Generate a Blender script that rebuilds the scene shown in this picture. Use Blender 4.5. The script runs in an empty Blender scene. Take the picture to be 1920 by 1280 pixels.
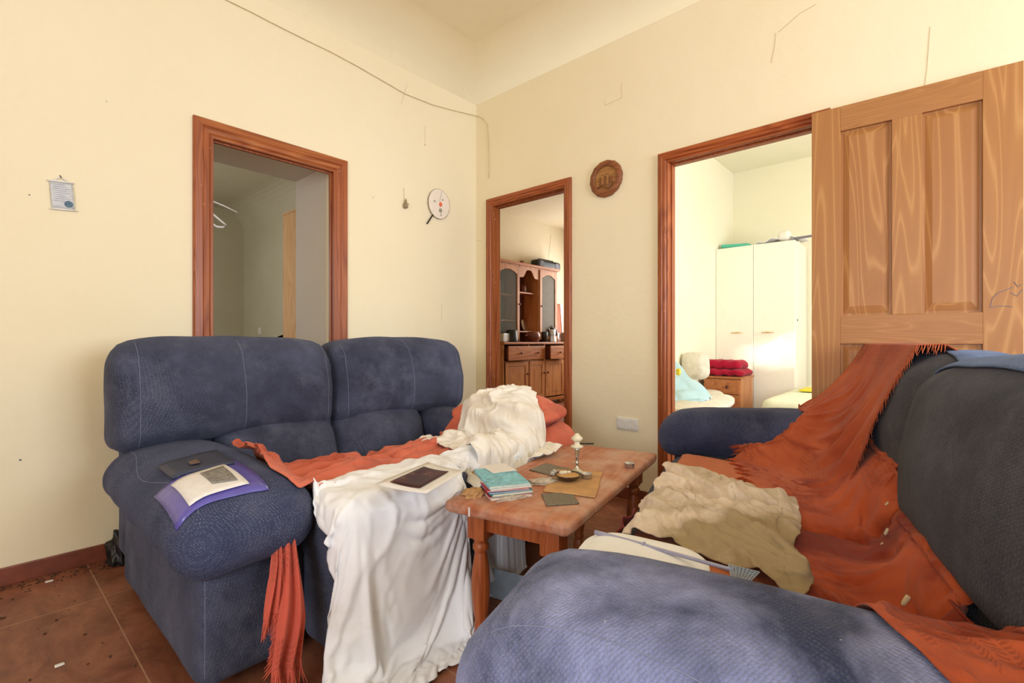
import bpy, bmesh, math, random
import numpy as np
from mathutils import Vector, Matrix, noise
from mathutils.bvhtree import BVHTree
random.seed(7)
scene = bpy.context.scene
COL = scene.collection
R = math.radians

# ------------------------------------------------------------------ camera
FPX, CH, YAW = 907.0, 0.97, 41.7
cam = bpy.data.objects.new('camera', bpy.data.cameras.new('camera'))
COL.objects.link(cam)
cam.location = (0, 0, CH)
cam.rotation_euler = (R(90), 0, R(YAW - 90))
cam.data.sensor_width = 36
cam.data.lens = 36 * FPX / 1920
cam.data.clip_start = 0.02
scene.camera = cam

# ------------------------------------------------------------------ light
scene.view_settings.view_transform = 'Standard'
scene.view_settings.look = 'None'
scene.view_settings.gamma = 1
scene.view_settings.use_curve_mapping = False
scene.view_settings.exposure = 0.0
wd = bpy.data.worlds.new('sky'); scene.world = wd; wd.use_nodes = True
wd.node_tree.nodes['Background'].inputs[0].default_value = (0.80, 0.90, 1.0, 1)
wd.node_tree.nodes['Background'].inputs[1].default_value = 1.5

def area(name, loc, rot, sx, sy, power, col=(1, 1, 1), spread=180):
    l = bpy.data.lights.new(name, 'AREA'); l.shape = 'RECTANGLE'
    l.size, l.size_y, l.energy, l.color, l.spread = sx, sy, power, col, R(spread)
    o = bpy.data.objects.new(name, l); COL.objects.link(o)
    o.location = loc; o.rotation_euler = [R(a) for a in rot]
    return o
# daylight standing in each window opening
area('daylight_living', (1.25, -2.72, 1.50), (90, 0, 0), 1.9, 1.5, 120, (0.76, 0.86, 1.0))
area('daylight_living_side', (-2.42, -0.6, 1.55), (90, 0, -90), 1.5, 1.3, 68, (0.88, 0.93, 1.0))
area('daylight_bedroom', (3.9, -1.52, 1.6), (90, 0, 0), 1.6, 1.3, 84, (0.96, 0.97, 1.0))
_l = area('sun_patch_bedroom', (4.35, -1.50, 1.75), (0, 0, 0), 0.20, 0.26, .4, (1.0, 0.97, 0.9), 3)  # extra narrow beam added to throw a sun patch on the wardrobe door
_l.rotation_euler = (Vector((5.55, 1.37, .83)) - _l.location).to_track_quat('-Z', 'Y').to_euler()
area('daylight_kitchen', (7.22, 3.9, 1.7), (90, 0, 90), 1.5, 1.4, 52, (1.0, 0.97, 0.92))
area('daylight_hallway', (0.10, 5.2, 1.6), (90, 0, -90), 1.1, 1.1, 17, (1.0, 0.93, 0.82))

# ------------------------------------------------------------------ pixel to place (level lens, level camera)
_t = R(YAW)
def ray(px):
    a = (px - 960) / FPX
    return (math.cos(_t) + a * math.sin(_t), math.sin(_t) - a * math.cos(_t))
def T(px, py, z):
    r = ray(px); t = (z - CH) * FPX / (640 - py)
    return (r[0] * t, r[1] * t)
def onY(px, py, y):
    r = ray(px); t = y / r[1]
    return (r[0] * t, y, CH + (640 - py) / FPX * t)
def onX(px, py, x):
    r = ray(px); t = x / r[0]
    return (x, r[1] * t, CH + (640 - py) / FPX * t)

# ------------------------------------------------------------------ materials
def srgb(c):
    return tuple(((v / 255 + .055) / 1.055) ** 2.4 if v > 10 else v / 3295 for v in c) + (1,)
class MT:
    def __init__(s, name, rough=.6, metal=0, spec=.5):
        s.m = bpy.data.materials.new(name); s.m.use_nodes = True
        s.t = s.m.node_tree; s.n = s.t.nodes; s.b = s.n['Principled BSDF']
        s.b.inputs['Roughness'].default_value = rough
        s.b.inputs['Metallic'].default_value = metal
        s.b.inputs['Specular IOR Level'].default_value = spec
    def node(s, kind, **kw):
        x = s.n.new(kind)
        for k, v in kw.items():
            if k.startswith('_'): setattr(x, k[1:], v)
            else: x.inputs[k.replace('__', ' ')].default_value = v
        return x
    def link(s, a, b): s.t.links.new(a, b)
    def coord(s, kind='Object', scale=(1, 1, 1), rot=(0, 0, 0)):
        tc = s.node('ShaderNodeTexCoord'); mp = s.node('ShaderNodeMapping')
        mp.inputs['Scale'].default_value = scale; mp.inputs['Rotation'].default_value = rot
        s.link(tc.outputs[kind], mp.inputs[0]); return mp.outputs[0]
    def noise(s, vec, scale, detail=4, rough=.5, dist=0):
        x = s.node('ShaderNodeTexNoise', Scale=scale, Detail=detail, Roughness=rough, Distortion=dist)
        s.link(vec, x.inputs['Vector']); return x.outputs['Fac']
    def ramp(s, fac, stops):
        x = s.node('ShaderNodeValToRGB'); e = x.color_ramp.elements
        while len(e) < len(stops): e.new(.5)
        for k, (p, c) in enumerate(stops): e[k].position = p; e[k].color = c
        s.link(fac, x.inputs[0]); return x.outputs[0]
    def mix(s, fac, a, b, mode='MIX'):
        x = s.node('ShaderNodeMix', _data_type='RGBA', _blend_type=mode)
        for i, v in ((0, fac), (6, a), (7, b)):
            if isinstance(v, (int, float, tuple)): x.inputs[i].default_value = v
            else: s.link(v, x.inputs[i])
        return x.outputs[2]
    def math(s, op, a, b=0.0, c=None):
        x = s.node('ShaderNodeMath', _operation=op)
        for i, v in enumerate((a, b) if c is None else (a, b, c)):
            if isinstance(v, (int, float)): x.inputs[i].default_value = v
            else: s.link(v, x.inputs[i])
        return x.outputs[0]
    def base(s, v):
        if isinstance(v, tuple): s.b.inputs['Base Color'].default_value = v
        else: s.link(v, s.b.inputs['Base Color'])
    def bump(s, h, strength=.3, dist=.01):
        x = s.node('ShaderNodeBump', Strength=strength, Distance=dist)
        s.link(h, x.inputs['Height']); s.link(x.outputs[0], s.b.inputs['Normal'])

W4 = (1, 1, 1, 1); K4 = (0, 0, 0, 1)
def plain(name, rgb, rough=.6, metal=0, var=.12, scale=30, spec=.5):
    s = MT(name, rough, metal, spec); c = srgb(rgb)
    f = s.noise(s.coord(), scale, 3)
    d = tuple(v * (1 - var) for v in c[:3]) + (1,); l = tuple(min(1, v * (1 + var)) for v in c[:3]) + (1,)
    s.base(s.ramp(f, [(.3, d), (.7, l)])); s.bump(f, .08, .004)
    return s.m
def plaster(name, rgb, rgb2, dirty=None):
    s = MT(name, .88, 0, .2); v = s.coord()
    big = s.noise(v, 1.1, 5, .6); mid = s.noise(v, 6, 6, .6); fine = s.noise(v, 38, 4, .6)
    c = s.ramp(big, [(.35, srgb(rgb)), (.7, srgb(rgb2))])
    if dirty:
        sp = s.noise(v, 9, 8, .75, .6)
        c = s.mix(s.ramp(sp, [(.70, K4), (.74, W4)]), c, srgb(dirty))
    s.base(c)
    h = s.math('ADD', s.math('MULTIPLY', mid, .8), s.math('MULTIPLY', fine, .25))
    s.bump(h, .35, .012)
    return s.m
def wood(name, dark, mid, light, axis='z', scale=1.0, rough=.42, chips=0, dust=0, flame=0):
    s = MT(name, rough, 0, .45)
    k = .07
    sc = {'x': (k, 1, 1), 'y': (1, k, 1), 'z': (1, 1, k)}[axis]
    v = s.coord('Object', tuple(a * scale for a in sc))
    warp = s.noise(v, 5.0, 2, .4)
    v2 = s.node('ShaderNodeVectorMath', _operation='MULTIPLY_ADD')
    s.link(v, v2.inputs[0]); v2.inputs[1].default_value = (1, 1, 1)
    cmb = s.node('ShaderNodeCombineXYZ')
    for i in range(3): s.link(s.math('MULTIPLY', warp, .35), cmb.inputs[i])
    s.link(cmb.outputs[0], v2.inputs[2])
    rings = s.node('ShaderNodeTexNoise', Scale=9.0, Detail=1.0, Roughness=.4, Distortion=.3)
    s.link(v2.outputs[0], rings.inputs['Vector'])
    band = s.math('FRACT', s.math('MULTIPLY', rings.outputs['Fac'], 13.0 if flame else 9.0))
    fib = s.noise(s.coord('Object', tuple((a if a == k else 1) * 1.0 for a in sc)), 160 * scale, 3, .6)
    if flame: c = s.ramp(band, [(0, srgb(light)), (.16, srgb(mid)), (.55, srgb(dark)), (.86, srgb(mid)), (1, srgb(light))])
    else:
        dk = tuple(int(a * .45 + b * .55) for a, b in zip(dark, mid)); c = s.ramp(band, [(0, srgb(mid)), (.45, srgb(light)), (.85, srgb(dk)), (1, srgb(mid))])
    c = s.mix(s.math('MULTIPLY', fib, .25), c, srgb(dark))
    if chips:
        cn = s.noise(s.coord(), 55, 4, .7)
        c = s.mix(s.ramp(cn, [(chips, K4), (chips + .02, W4)]), c, srgb((222, 200, 160)))
    if dust:
        dn = s.noise(s.coord(), 5, 6, .7)
        c = s.mix(s.math('MULTIPLY', s.ramp(dn, [(.38, K4), (.75, W4)]), dust), c, srgb((214, 190, 172)))
        s.link(s.math('ADD', s.math('MULTIPLY', dn, .5), rough - .15), s.b.inputs['Roughness'])
    s.base(c); s.bump(s.math('ADD', s.math('MULTIPLY', band, .3), fib), .12, .002)
    return s.m
def denim(name, lo, hi, dust=(128, 132, 150), spk=.75, cr=(.32, .68)):
    s = MT(name, .92, 0, .12)
    s.b.inputs['Sheen Weight'].default_value = .22
    s.b.inputs['Sheen Roughness'].default_value = .45
    s.b.inputs['Sheen Tint'].default_value = srgb((150, 156, 178))
    v = s.coord()
    blot = s.noise(v, 4.2, 6, .62, .4)
    patch = s.noise(s.coord('Object', (1, 1, 1), (.3, .5, .1)), 2.1, 3, .5)
    c = s.ramp(blot, [(cr[0], srgb(lo)), (cr[1], srgb(hi))])
    vo = s.node('ShaderNodeTexVoronoi', Scale=185.0, Randomness=.4); s.link(s.coord('Object', (1, 1, 1), (.6, .55, .7)), vo.inputs['Vector'])
    dots = s.ramp(vo.outputs['Distance'], [(.18, W4), (.42, K4)])
    pm = s.ramp(patch, [(.42, K4), (.62, W4)])
    c = s.mix(s.math('MULTIPLY', dots, s.math('MULTIPLY_ADD', pm, spk * .45, .14)), c, srgb((132, 138, 162)))
    dn = s.noise(s.coord('Object', (1, 1, 1), (1, 0, 2)), 7, 8, .72)
    c = s.mix(s.math('MULTIPLY', s.ramp(dn, [(.5, K4), (.78, W4)]), .38), c, srgb(dust))
    li = s.noise(v, 120, 2, .5)
    c = s.mix(s.ramp(li, [(.795, K4), (.81, W4)]), c, srgb((205, 205, 205)))
    s.base(c)
    s.bump(s.math('ADD', s.math('MULTIPLY', vo.outputs['Distance'], -1.6), s.math('MULTIPLY', blot, 1.2)), .42, .004)
    return s.m
def cloth_mat(name, lo, hi, stain=None, stain_scale=2.0, stain_at=(.5, .62), weave=700, waffle=0, sheen=.1, stainmix=.9):
    s = MT(name, .9, 0, .12); s.b.inputs['Sheen Weight'].default_value = sheen
    v = s.coord('UV'); ov = s.coord()
    f = s.noise(ov, 6, 5, .6)
    c = s.ramp(f, [(.3, srgb(lo)), (.7, srgb(hi))])
    if stain:
        st = s.noise(ov, stain_scale, 5, .6, .5)
        c = s.mix(s.math('MULTIPLY', s.ramp(st, [(stain_at[0], K4), (stain_at[1], W4)]), stainmix), c, srgb(stain))
    h = s.noise(v, weave, 2, .5)
    if waffle:
        sx = s.node('ShaderNodeSeparateXYZ'); s.link(v, sx.inputs[0])
        gx = s.math('ABSOLUTE', s.math('SINE', s.math('MULTIPLY', sx.outputs[0], waffle)))
        gy = s.math('ABSOLUTE', s.math('SINE', s.math('MULTIPLY', sx.outputs[1], waffle * .45)))
        cell = s.math('MULTIPLY', s.ramp(gx, [(.55, K4), (.8, W4)]), s.ramp(gy, [(.3, K4), (.55, W4)]))
        band = s.math('SINE', s.math('MULTIPLY', sx.outputs[1], 24.0))
        band2 = s.math('SINE', s.math('MULTIPLY', sx.outputs[0], 17.0))
        on = s.math('MULTIPLY', s.ramp(band, [(.35, K4), (.5, W4)]), s.ramp(band2, [(-.2 + .3, K4), (.3, W4)]))
        cell = s.math('MULTIPLY', cell, on)
        c = s.mix(s.math('MULTIPLY', cell, .38), c, tuple(x * .35 for x in srgb(lo)[:3]) + (1,))
        h = s.math('SUBTRACT', h, s.math('MULTIPLY', cell, 2.0))
    s.base(c); s.bump(h, .3, .003)
    return s.m

M = {}
M['plaster'] = plaster('cream_plaster', (243, 229, 197), (241, 226, 191))
M['plaster_b'] = plaster('cream_plaster_right', (246, 232, 199), (243, 228, 192))
M['ceil'] = plaster('ceiling_plaster', (240, 225, 188), (243, 229, 194))
M['white_plaster'] = plaster('bedroom_plaster', (244, 240, 220), (241, 236, 210))
M['kitchen_plaster'] = plaster('kitchen_plaster', (224, 208, 176), (228, 214, 186), (150, 130, 100))
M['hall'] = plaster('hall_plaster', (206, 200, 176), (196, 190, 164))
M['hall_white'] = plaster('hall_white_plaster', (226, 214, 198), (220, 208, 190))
M['casing'] = wood('stained_casing', (116, 54, 24), (156, 80, 38), (172, 95, 49), 'z', 1.2, .4, .70)
M['casing_chip'] = wood('chipped_casing', (116, 54, 24), (156, 80, 38), (172, 95, 49), 'z', 1.2, .4, .64)
M['casing_h'] = wood('stained_casing_head', (118, 56, 24), (160, 84, 40), (180, 106, 54), 'x', 1.2, .4)
M['casing_hy'] = wood('stained_casing_head_y', (118, 50, 20), (160, 76, 36), (184, 98, 48), 'y', 1.2, .4)
M['leaf_v'] = wood('pine_stile', (168, 112, 60), (174, 118, 62), (194, 140, 82), 'z', .8, .45, flame=1)
M['leaf_h'] = wood('pine_rail', (164, 108, 58), (171, 115, 62), (180, 126, 72), 'y', 1.8, .45, flame=1)
M['leaf_p'] = wood('pine_panel', (164, 108, 58), (170, 113, 60), (192, 138, 82), 'z', .8, .45, flame=1)
M['table'] = wood('table_wood', (150, 78, 42), (176, 98, 60), (190, 114, 74), 'x', .8, .42, 0, .85)
M['table_leg'] = wood('table_leg_wood', (126, 56, 24), (164, 84, 40), (178, 98, 52), 'z', 1.4, .4)
M['hutch'] = wood('hutch_pine', (140, 80, 44), (190, 124, 74), (206, 144, 92), 'z', 1.0, .45)
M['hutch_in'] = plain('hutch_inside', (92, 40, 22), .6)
M['hutch_top'] = wood('hutch_top', (136, 72, 36), (180, 110, 62), (196, 126, 74), 'x', 1.0, .4)
M['pale_pine'] = wood('pale_pine', (196, 146, 96), (212, 166, 118), (222, 180, 134), 'z', 1.0, .5)
M['dark_wood'] = wood('dark_wood', (70, 26, 14), (98, 40, 22), (120, 54, 30), 'x', 1.0, .35)
M['denim'] = denim('navy_weave', (52, 55, 72), (80, 83, 104))
M['denim_shaded'] = denim('navy_weave_shaded', (52, 52, 57), (74, 73, 78), (118, 118, 126), .4)  # same weave as denim, with the right sofa's shade put into the colour
M['denim_lit'] = denim('navy_weave_lit', (48, 53, 80), (154, 160, 204), (122, 122, 138), .8, (.37, .64))  # near arm: mottled nap, plus lit lavender highlights painted into the colour
M['denim_lit'].node_tree.nodes['Principled BSDF'].inputs['Sheen Weight'].default_value = .5
M['denim_lit1'] = denim('navy_weave_arm_left', (46, 50, 74), (72, 77, 104), (110, 112, 128), 1.1)
M['denim_light'] = denim('pale_denim', (82, 104, 150), (112, 134, 178))
M['seam'] = plain('seam_thread', (132, 137, 160), .9)
M['salmon'] = cloth_mat('salmon_throw', (205, 104, 80), (222, 124, 98), (190, 90, 66), 3, waffle=420)
M['salmon_tail'] = cloth_mat('salmon_tail', (196, 88, 72), (212, 102, 84), waffle=420)
M['orange'] = cloth_mat('orange_throw', (166, 72, 38), (190, 90, 52), (128, 40, 18), 3.4, (.48, .62), waffle=420)
M['orange_up'] = cloth_mat('orange_throw_top', (168, 80, 48), (192, 102, 66), (156, 66, 38), 2.2, (.5, .7), waffle=420)
M['orange_flat'] = cloth_mat('orange_seat_cover', (188, 104, 64), (202, 118, 76), (150, 70, 40), 3)
M['sheet'] = cloth_mat('white_sheet', (240, 240, 244), (248, 248, 252), (206, 184, 140), 2.2, (.60, .80), sheen=.05, stainmix=.6)
M['sheet2'] = cloth_mat('white_sheet_bundle', (240, 232, 220), (248, 242, 234), (226, 206, 172), 4, (.5, .7), sheen=.05, stainmix=.5)
M['linen'] = cloth_mat('soiled_linen', (222, 200, 180), (232, 214, 196), (150, 128, 88), 1.7, (.44, .62), stainmix=.9)
M['red_towel'] = cloth_mat('red_towel', (150, 16, 44), (176, 30, 58))
M['maroon'] = cloth_mat('maroon_cloth', (112, 34, 32), (128, 44, 40))
M['lightblue'] = cloth_mat('light_blue_cotton', (172, 208, 220), (190, 220, 228))
M['white'] = plain('white_lacquer', (246, 240, 226), .28, 0, .02)
M['white_plastic'] = plain('white_plastic', (236, 232, 224), .35, 0, .03)
M['brass'] = plain('brass', (206, 170, 96), .3, 1)
M['silver'] = plain('tarnished_silver', (206, 200, 186), .28, .9, .2)
M['alu'] = plain('aluminium', (200, 200, 202), .32, .9)
M['black'] = plain('black_plastic', (26, 26, 28), .4)
M['navy_book'] = plain('navy_leatherette', (52, 56, 76), .55)
M['gold'] = plain('gold_print', (112, 90, 78), .6, .2)
M['violet'] = plain('violet_plastic_sleeve', (96, 88, 168), .25)
M['paper'] = plain('paper', (232, 226, 222), .7, 0, .05, 60)
M['paper_grey'] = plain('grey_print', (132, 126, 118), .8, 0, .35, 90)
M['ink'] = plain('grey_ink', (120, 118, 128), .8)
M['card'] = plain('brown_card', (196, 150, 100), .8, 0, .14, 20)
M['glass_dark'] = plain('smoked_glass_dish', (70, 48, 30), .15)
M['powder'] = plain('ash_dust', (196, 150, 92), .9, 0, .1, 80)
M['grey_pack'] = plain('grey_blister_foil', (128, 120, 106), .5, .4, .45, 260)
M['teal'] = plain('teal_cover', (126, 190, 206), .5, 0, .3, 60)
M['teal2'] = plain('green_cover', (40, 148, 138), .5, 0, .1, 40)
M['blue'] = plain('blue_cover', (50, 120, 180), .5, 0, .2, 40)
M['red'] = plain('red_cover', (190, 60, 70), .5)
M['pages'] = plain('book_pages', (222, 214, 198), .8, 0, .1, 200)
M['wax'] = plain('wax', (232, 222, 194), .5)
M['terracotta_jug'] = plain('glazed_clay', (112, 60, 44), .3, 0, .3)
M['carved'] = wood('carved_relief', (112, 66, 30), (164, 110, 58), (188, 134, 76), 'y', 1.2, .5)
M['carved_rim'] = wood('carved_rim', (92, 46, 22), (136, 76, 40), (156, 94, 52), 'y', 2.0, .5)
M['carved_dark'] = plain('dark_brown', (128, 78, 38), .6)  # plain darker brown for some raised parts and the seed
M['bamboo'] = plain('bamboo', (150, 130, 96), .5)
M['fanpaper'] = plain('fan_silk', (238, 224, 208), .6, 0, .04)
M['fanred'] = plain('fan_orange_paint', (222, 104, 76), .7)
M['fangreen'] = plain('fan_green_paint', (150, 152, 126), .7)
M['fangrey'] = plain('fan_grey_paint', (130, 126, 128), .7)
M['calendar'] = plain('calendar_print', (206, 206, 206), .6, 0, .08, 60)
M['calink'] = plain('calendar_ink', (164, 168, 182), .7)
M['calblue'] = plain('calendar_picture', (84, 110, 128), .7, 0, .4, 120)
M['cable'] = plain('painted_cable', (206, 188, 146), .7)
M['mark'] = plain('wall_scratch', (186, 164, 120), .9)
M['yellow'] = plain('yellow_print', (224, 206, 60), .7)
M['mint'] = plain('mint_plastic', (84, 190, 164), .4)
M['floral'] = plain('pale_floral_cotton', (222, 216, 202), .8, 0, .12, 22)
M['bed'] = plain('pale_green_bedspread', (226, 228, 204), .8, 0, .06, 12)
M['lilac'] = plain('lilac_plastic', (166, 166, 196), .35)
M['bluegrey'] = plain('blue_grey_board', (150, 166, 184), .5)
M['crumb'] = plain('crumb', (214, 196, 160), .9)
M['foam'] = plain('pale_orange_foam', (216, 168, 110), .9)
M['lint'] = plain('dust_fluff', (190, 176, 160), 1, 0, .2, 80)
M['dirt'] = plain('floor_dirt', (84, 56, 40), 1, 0, .3, 80)
def glass(name, tint, rough=.05):
    s = MT(name, rough); s.base(tint); s.b.inputs['Transmission Weight'].default_value = .92
    s.b.inputs['IOR'].default_value = 1.12; return s.m
M['glass'] = glass('cabinet_glass', (.85, .9, .88, 1))
M['mesh_glass'] = plain('patterned_glass', (108, 98, 84), .7, 0, .2, 70)
def floor_mat():
    s = MT('terracotta_marble_tile', .34, 0, .45); v = s.coord('Object', (1, 1, 1))
    f = s.noise(s.coord('Object', (1, .45, 1), (0, 0, .5)), 5.5, 8, .66, 1.4)
    c = s.ramp(f, [(.3, srgb((98, 52, 36))), (.46, srgb((126, 72, 50))), (.6, srgb((150, 92, 66))), (.78, srgb((172, 118, 88)))])
    d = s.noise(v, 14, 8, .7)
    c = s.mix(s.math('MULTIPLY', s.ramp(d, [(.5, K4), (.75, W4)]), .45), c, srgb((160, 120, 92)))
    br = s.node('ShaderNodeTexBrick', _offset=0.0, Scale=1.0)
    br.inputs['Mortar Size'].default_value = .0022; br.inputs['Brick Width'].default_value = .6; br.inputs['Row Height'].default_value = 1.5
    br.inputs['Color1'].default_value = K4; br.inputs['Color2'].default_value = K4; br.inputs['Mortar'].default_value = W4
    mp = s.node('ShaderNodeMapping'); mp.inputs['Location'].default_value = (.258, .62, 0); s.link(v, mp.inputs[0])
    s.link(mp.outputs[0], br.inputs['Vector'])
    c = s.mix(s.math('MULTIPLY', br.outputs['Color'], .6), c, srgb((190, 150, 118)))
    s.base(c); s.link(s.math('ADD', s.math('MULTIPLY', d, .35), .25), s.b.inputs['Roughness'])
    s.bump(s.math('SUBTRACT', s.math('MULTIPLY', f, .2), s.math('MULTIPLY', br.outputs['Color'], .5)), .15, .003)
    return s.m
M['floor'] = floor_mat()
M['skirting'] = plain('terracotta_skirting', (126, 66, 46), .4, 0, .25, 12)

# ------------------------------------------------------------------ mesh helpers
def link(name, me, mat, parent=None, smooth=False):
    o = bpy.data.objects.new(name, me); COL.objects.link(o)
    if mat is not None:
        for mm in (mat if isinstance(mat, list) else [mat]): me.materials.append(M[mm] if isinstance(mm, str) else mm)
    if smooth:
        for p in me.polygons: p.use_smooth = True
    if parent: o.parent = parent
    return o
def obj(name, bm, mat, parent=None, smooth=False):
    me = bpy.data.meshes.new(name)
    bmesh.ops.recalc_face_normals(bm, faces=bm.faces)
    bm.to_mesh(me); bm.free()
    return link(name, me, mat, parent, smooth)
def tag(o, label, cat, group=None, kind=None):
    if label: o['label'] = label
    if cat: o['category'] = cat
    if group: o['group'] = group
    if kind: o['kind'] = kind
    return o
def struct(o): o['kind'] = 'structure'; return o
def thing(name, loc, label, cat, rz=0, group=None, rot=None):
    o = bpy.data.objects.new(name, None); COL.objects.link(o); o.location = loc
    o.rotation_euler = rot if rot else (0, 0, rz); o.empty_display_size = .1
    return tag(o, label, cat, group)
def bx(bm, x0, x1, y0, y1, z0, z1, bev=0, mi=0, mtx=None):
    vs = [bm.verts.new((x, y, z)) for x in (x0, x1) for y in (y0, y1) for z in (z0, z1)]
    fs = [bm.faces.new([vs[i] for i in q]) for q in ((0, 1, 3, 2), (4, 6, 7, 5), (0, 4, 5, 1), (2, 3, 7, 6), (0, 2, 6, 4), (1, 5, 7, 3))]
    for f in fs: f.material_index = mi
    bmesh.ops.recalc_face_normals(bm, faces=fs)
    if bev:
        r = bmesh.ops.bevel(bm, geom=list({e for f in fs for e in f.edges}), offset=bev, segments=2, affect='EDGES', profile=.6)
        for f in r['faces']: f.material_index = mi
        vs = list({v for f in r['faces'] for v in f.verts} | {v for v in vs if v.is_valid})
    if mtx is not None: bmesh.ops.transform(bm, matrix=mtx, verts=vs)
    return vs
def box(name, x0, x1, y0, y1, z0, z1, mat, parent=None, bev=0):
    bm = bmesh.new(); bx(bm, x0, x1, y0, y1, z0, z1, bev); return obj(name, bm, mat, parent)
def lathe(prof, n=32, bm=None, mtx=None, wob=0):
    bm = bm or bmesh.new(); rings = []
    for (r, z) in prof:
        rings.append([bm.verts.new((r * math.cos(2 * math.pi * i / n) * (1 + wob * noise.noise((i, z * 50, 1))), r * math.sin(2 * math.pi * i / n), z)) for i in range(n)])
    for a, b in zip(rings, rings[1:]):
        for i in range(n): bm.faces.new((a[i], a[(i + 1) % n], b[(i + 1) % n], b[i]))
    if prof[0][0] > 1e-5: bm.faces.new(rings[0][::-1])
    if prof[-1][0] > 1e-5: bm.faces.new(rings[-1])
    if mtx is not None: bmesh.ops.transform(bm, matrix=mtx, verts=[v for r in rings for v in r])
    return bm
def tube(pts, r, n=8, bm=None, taper=None):
    bm = bm or bmesh.new(); pts = [Vector(p) for p in pts]; rings = []
    up = Vector((0, 0, 1))
    for i, p in enumerate(pts):
        d = (pts[min(i + 1, len(pts) - 1)] - pts[max(i - 1, 0)]).normalized()
        a = d.cross(up if abs(d.z) < .95 else Vector((1, 0, 0))).normalized(); b = d.cross(a)
        rr = r if taper is None else r * taper[i]
        rings.append([bm.verts.new(p + (a * math.cos(2 * math.pi * k / n) + b * math.sin(2 * math.pi * k / n)) * rr) for k in range(n)])
    for a, b in zip(rings, rings[1:]):
        for k in range(n): bm.faces.new((a[k], a[(k + 1) % n], b[(k + 1) % n], b[k]))
    bm.faces.new(rings[0][::-1]); bm.faces.new(rings[-1])
    return bm
def rboxbm(sx, sy, sz, r, n=20, bulge=(0, 0, 0), fn=None, c=(0, 0, 0), seed=0, lump=.004):
    """soft upholstered block: rounded box, faces bulged, lumps of stuffing"""
    bm = bmesh.new(); bmesh.ops.create_cube(bm, size=2)
    bmesh.ops.subdivide_edges(bm, edges=bm.edges, cuts=n, use_grid_fill=True)
    rr = r if isinstance(r, tuple) else (r, r, r); S = (sx / 2, sy / 2, sz / 2)
    for v in bm.verts:
        p = v.co.copy(); q = Vector()
        e = [0, 0, 0]; d = [0, 0, 0]
        for i in range(3):
            a = p[i] * S[i]; inn = S[i] - rr[i]; cl = max(-inn, min(inn, a)); e[i] = cl; d[i] = (a - cl) / rr[i]
        L = math.sqrt(sum(x * x for x in d))
        if L > 1e-6:
            m = max(abs(x) for x in d); d = [x / L * m for x in d]
        for i in range(3):
            j, k = (i + 1) % 3, (i + 2) % 3
            q[i] = e[i] + d[i] * rr[i] + bulge[i] * p[i] * (1 - p[j] ** 2) * (1 - p[k] ** 2)
        if lump:
            w = noise.noise(Vector((q.x * 5 + seed, q.y * 5, q.z * 5))); q += q.normalized() * w * lump * 2
        if fn: q = fn(q)
        v.co = q + Vector(c)
    return bm
def grid_bm(P, uv=None):
    """P[i][j] points -> quad sheet with metre UVs"""
    bm = bmesh.new(); V = [[bm.verts.new(p) for p in row] for row in P]; ul = bm.loops.layers.uv.new('UVMap')
    nu, nv = len(V), len(V[0])
    U = [[0] * nv for _ in range(nu)]; Vv = [[0] * nv for _ in range(nu)]
    for i in range(1, nu):
        for j in range(nv): U[i][j] = U[i - 1][j] + (V[i][j].co - V[i - 1][j].co).length
    for j in range(1, nv):
        for i in range(nu): Vv[i][j] = Vv[i][j - 1] + (V[i][j].co - V[i][j - 1].co).length
    ix = {V[i][j]: (U[i][j], Vv[i][j]) for i in range(nu) for j in range(nv)}
    for i in range(nu - 1):
        for j in range(nv - 1):
            f = bm.faces.new((V[i][j], V[i + 1][j], V[i + 1][j + 1], V[i][j + 1]))
            for l in f.loops: l[ul].uv = ix[l.vert]
    return bm
def world_bvh(objs):
    dg = bpy.context.evaluated_depsgraph_get(); dg.update(); vs, fs = [], []
    for o in objs:
        e = o.evaluated_get(dg); m = e.to_mesh(); b = len(vs); w = o.matrix_world
        vs += [w @ v.co for v in m.vertices]; fs += [[b + i for i in p.vertices] for p in m.polygons]; e.to_mesh_clear()
    return BVHTree.FromPolygons(vs, fs)
def drop(bvh, x, y, z0=2.0, miss=0.0):
    h = bvh.ray_cast(Vector((x, y, z0)), Vector((0, 0, -1)))
    return h[0].z if h[0] is not None else miss

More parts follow.
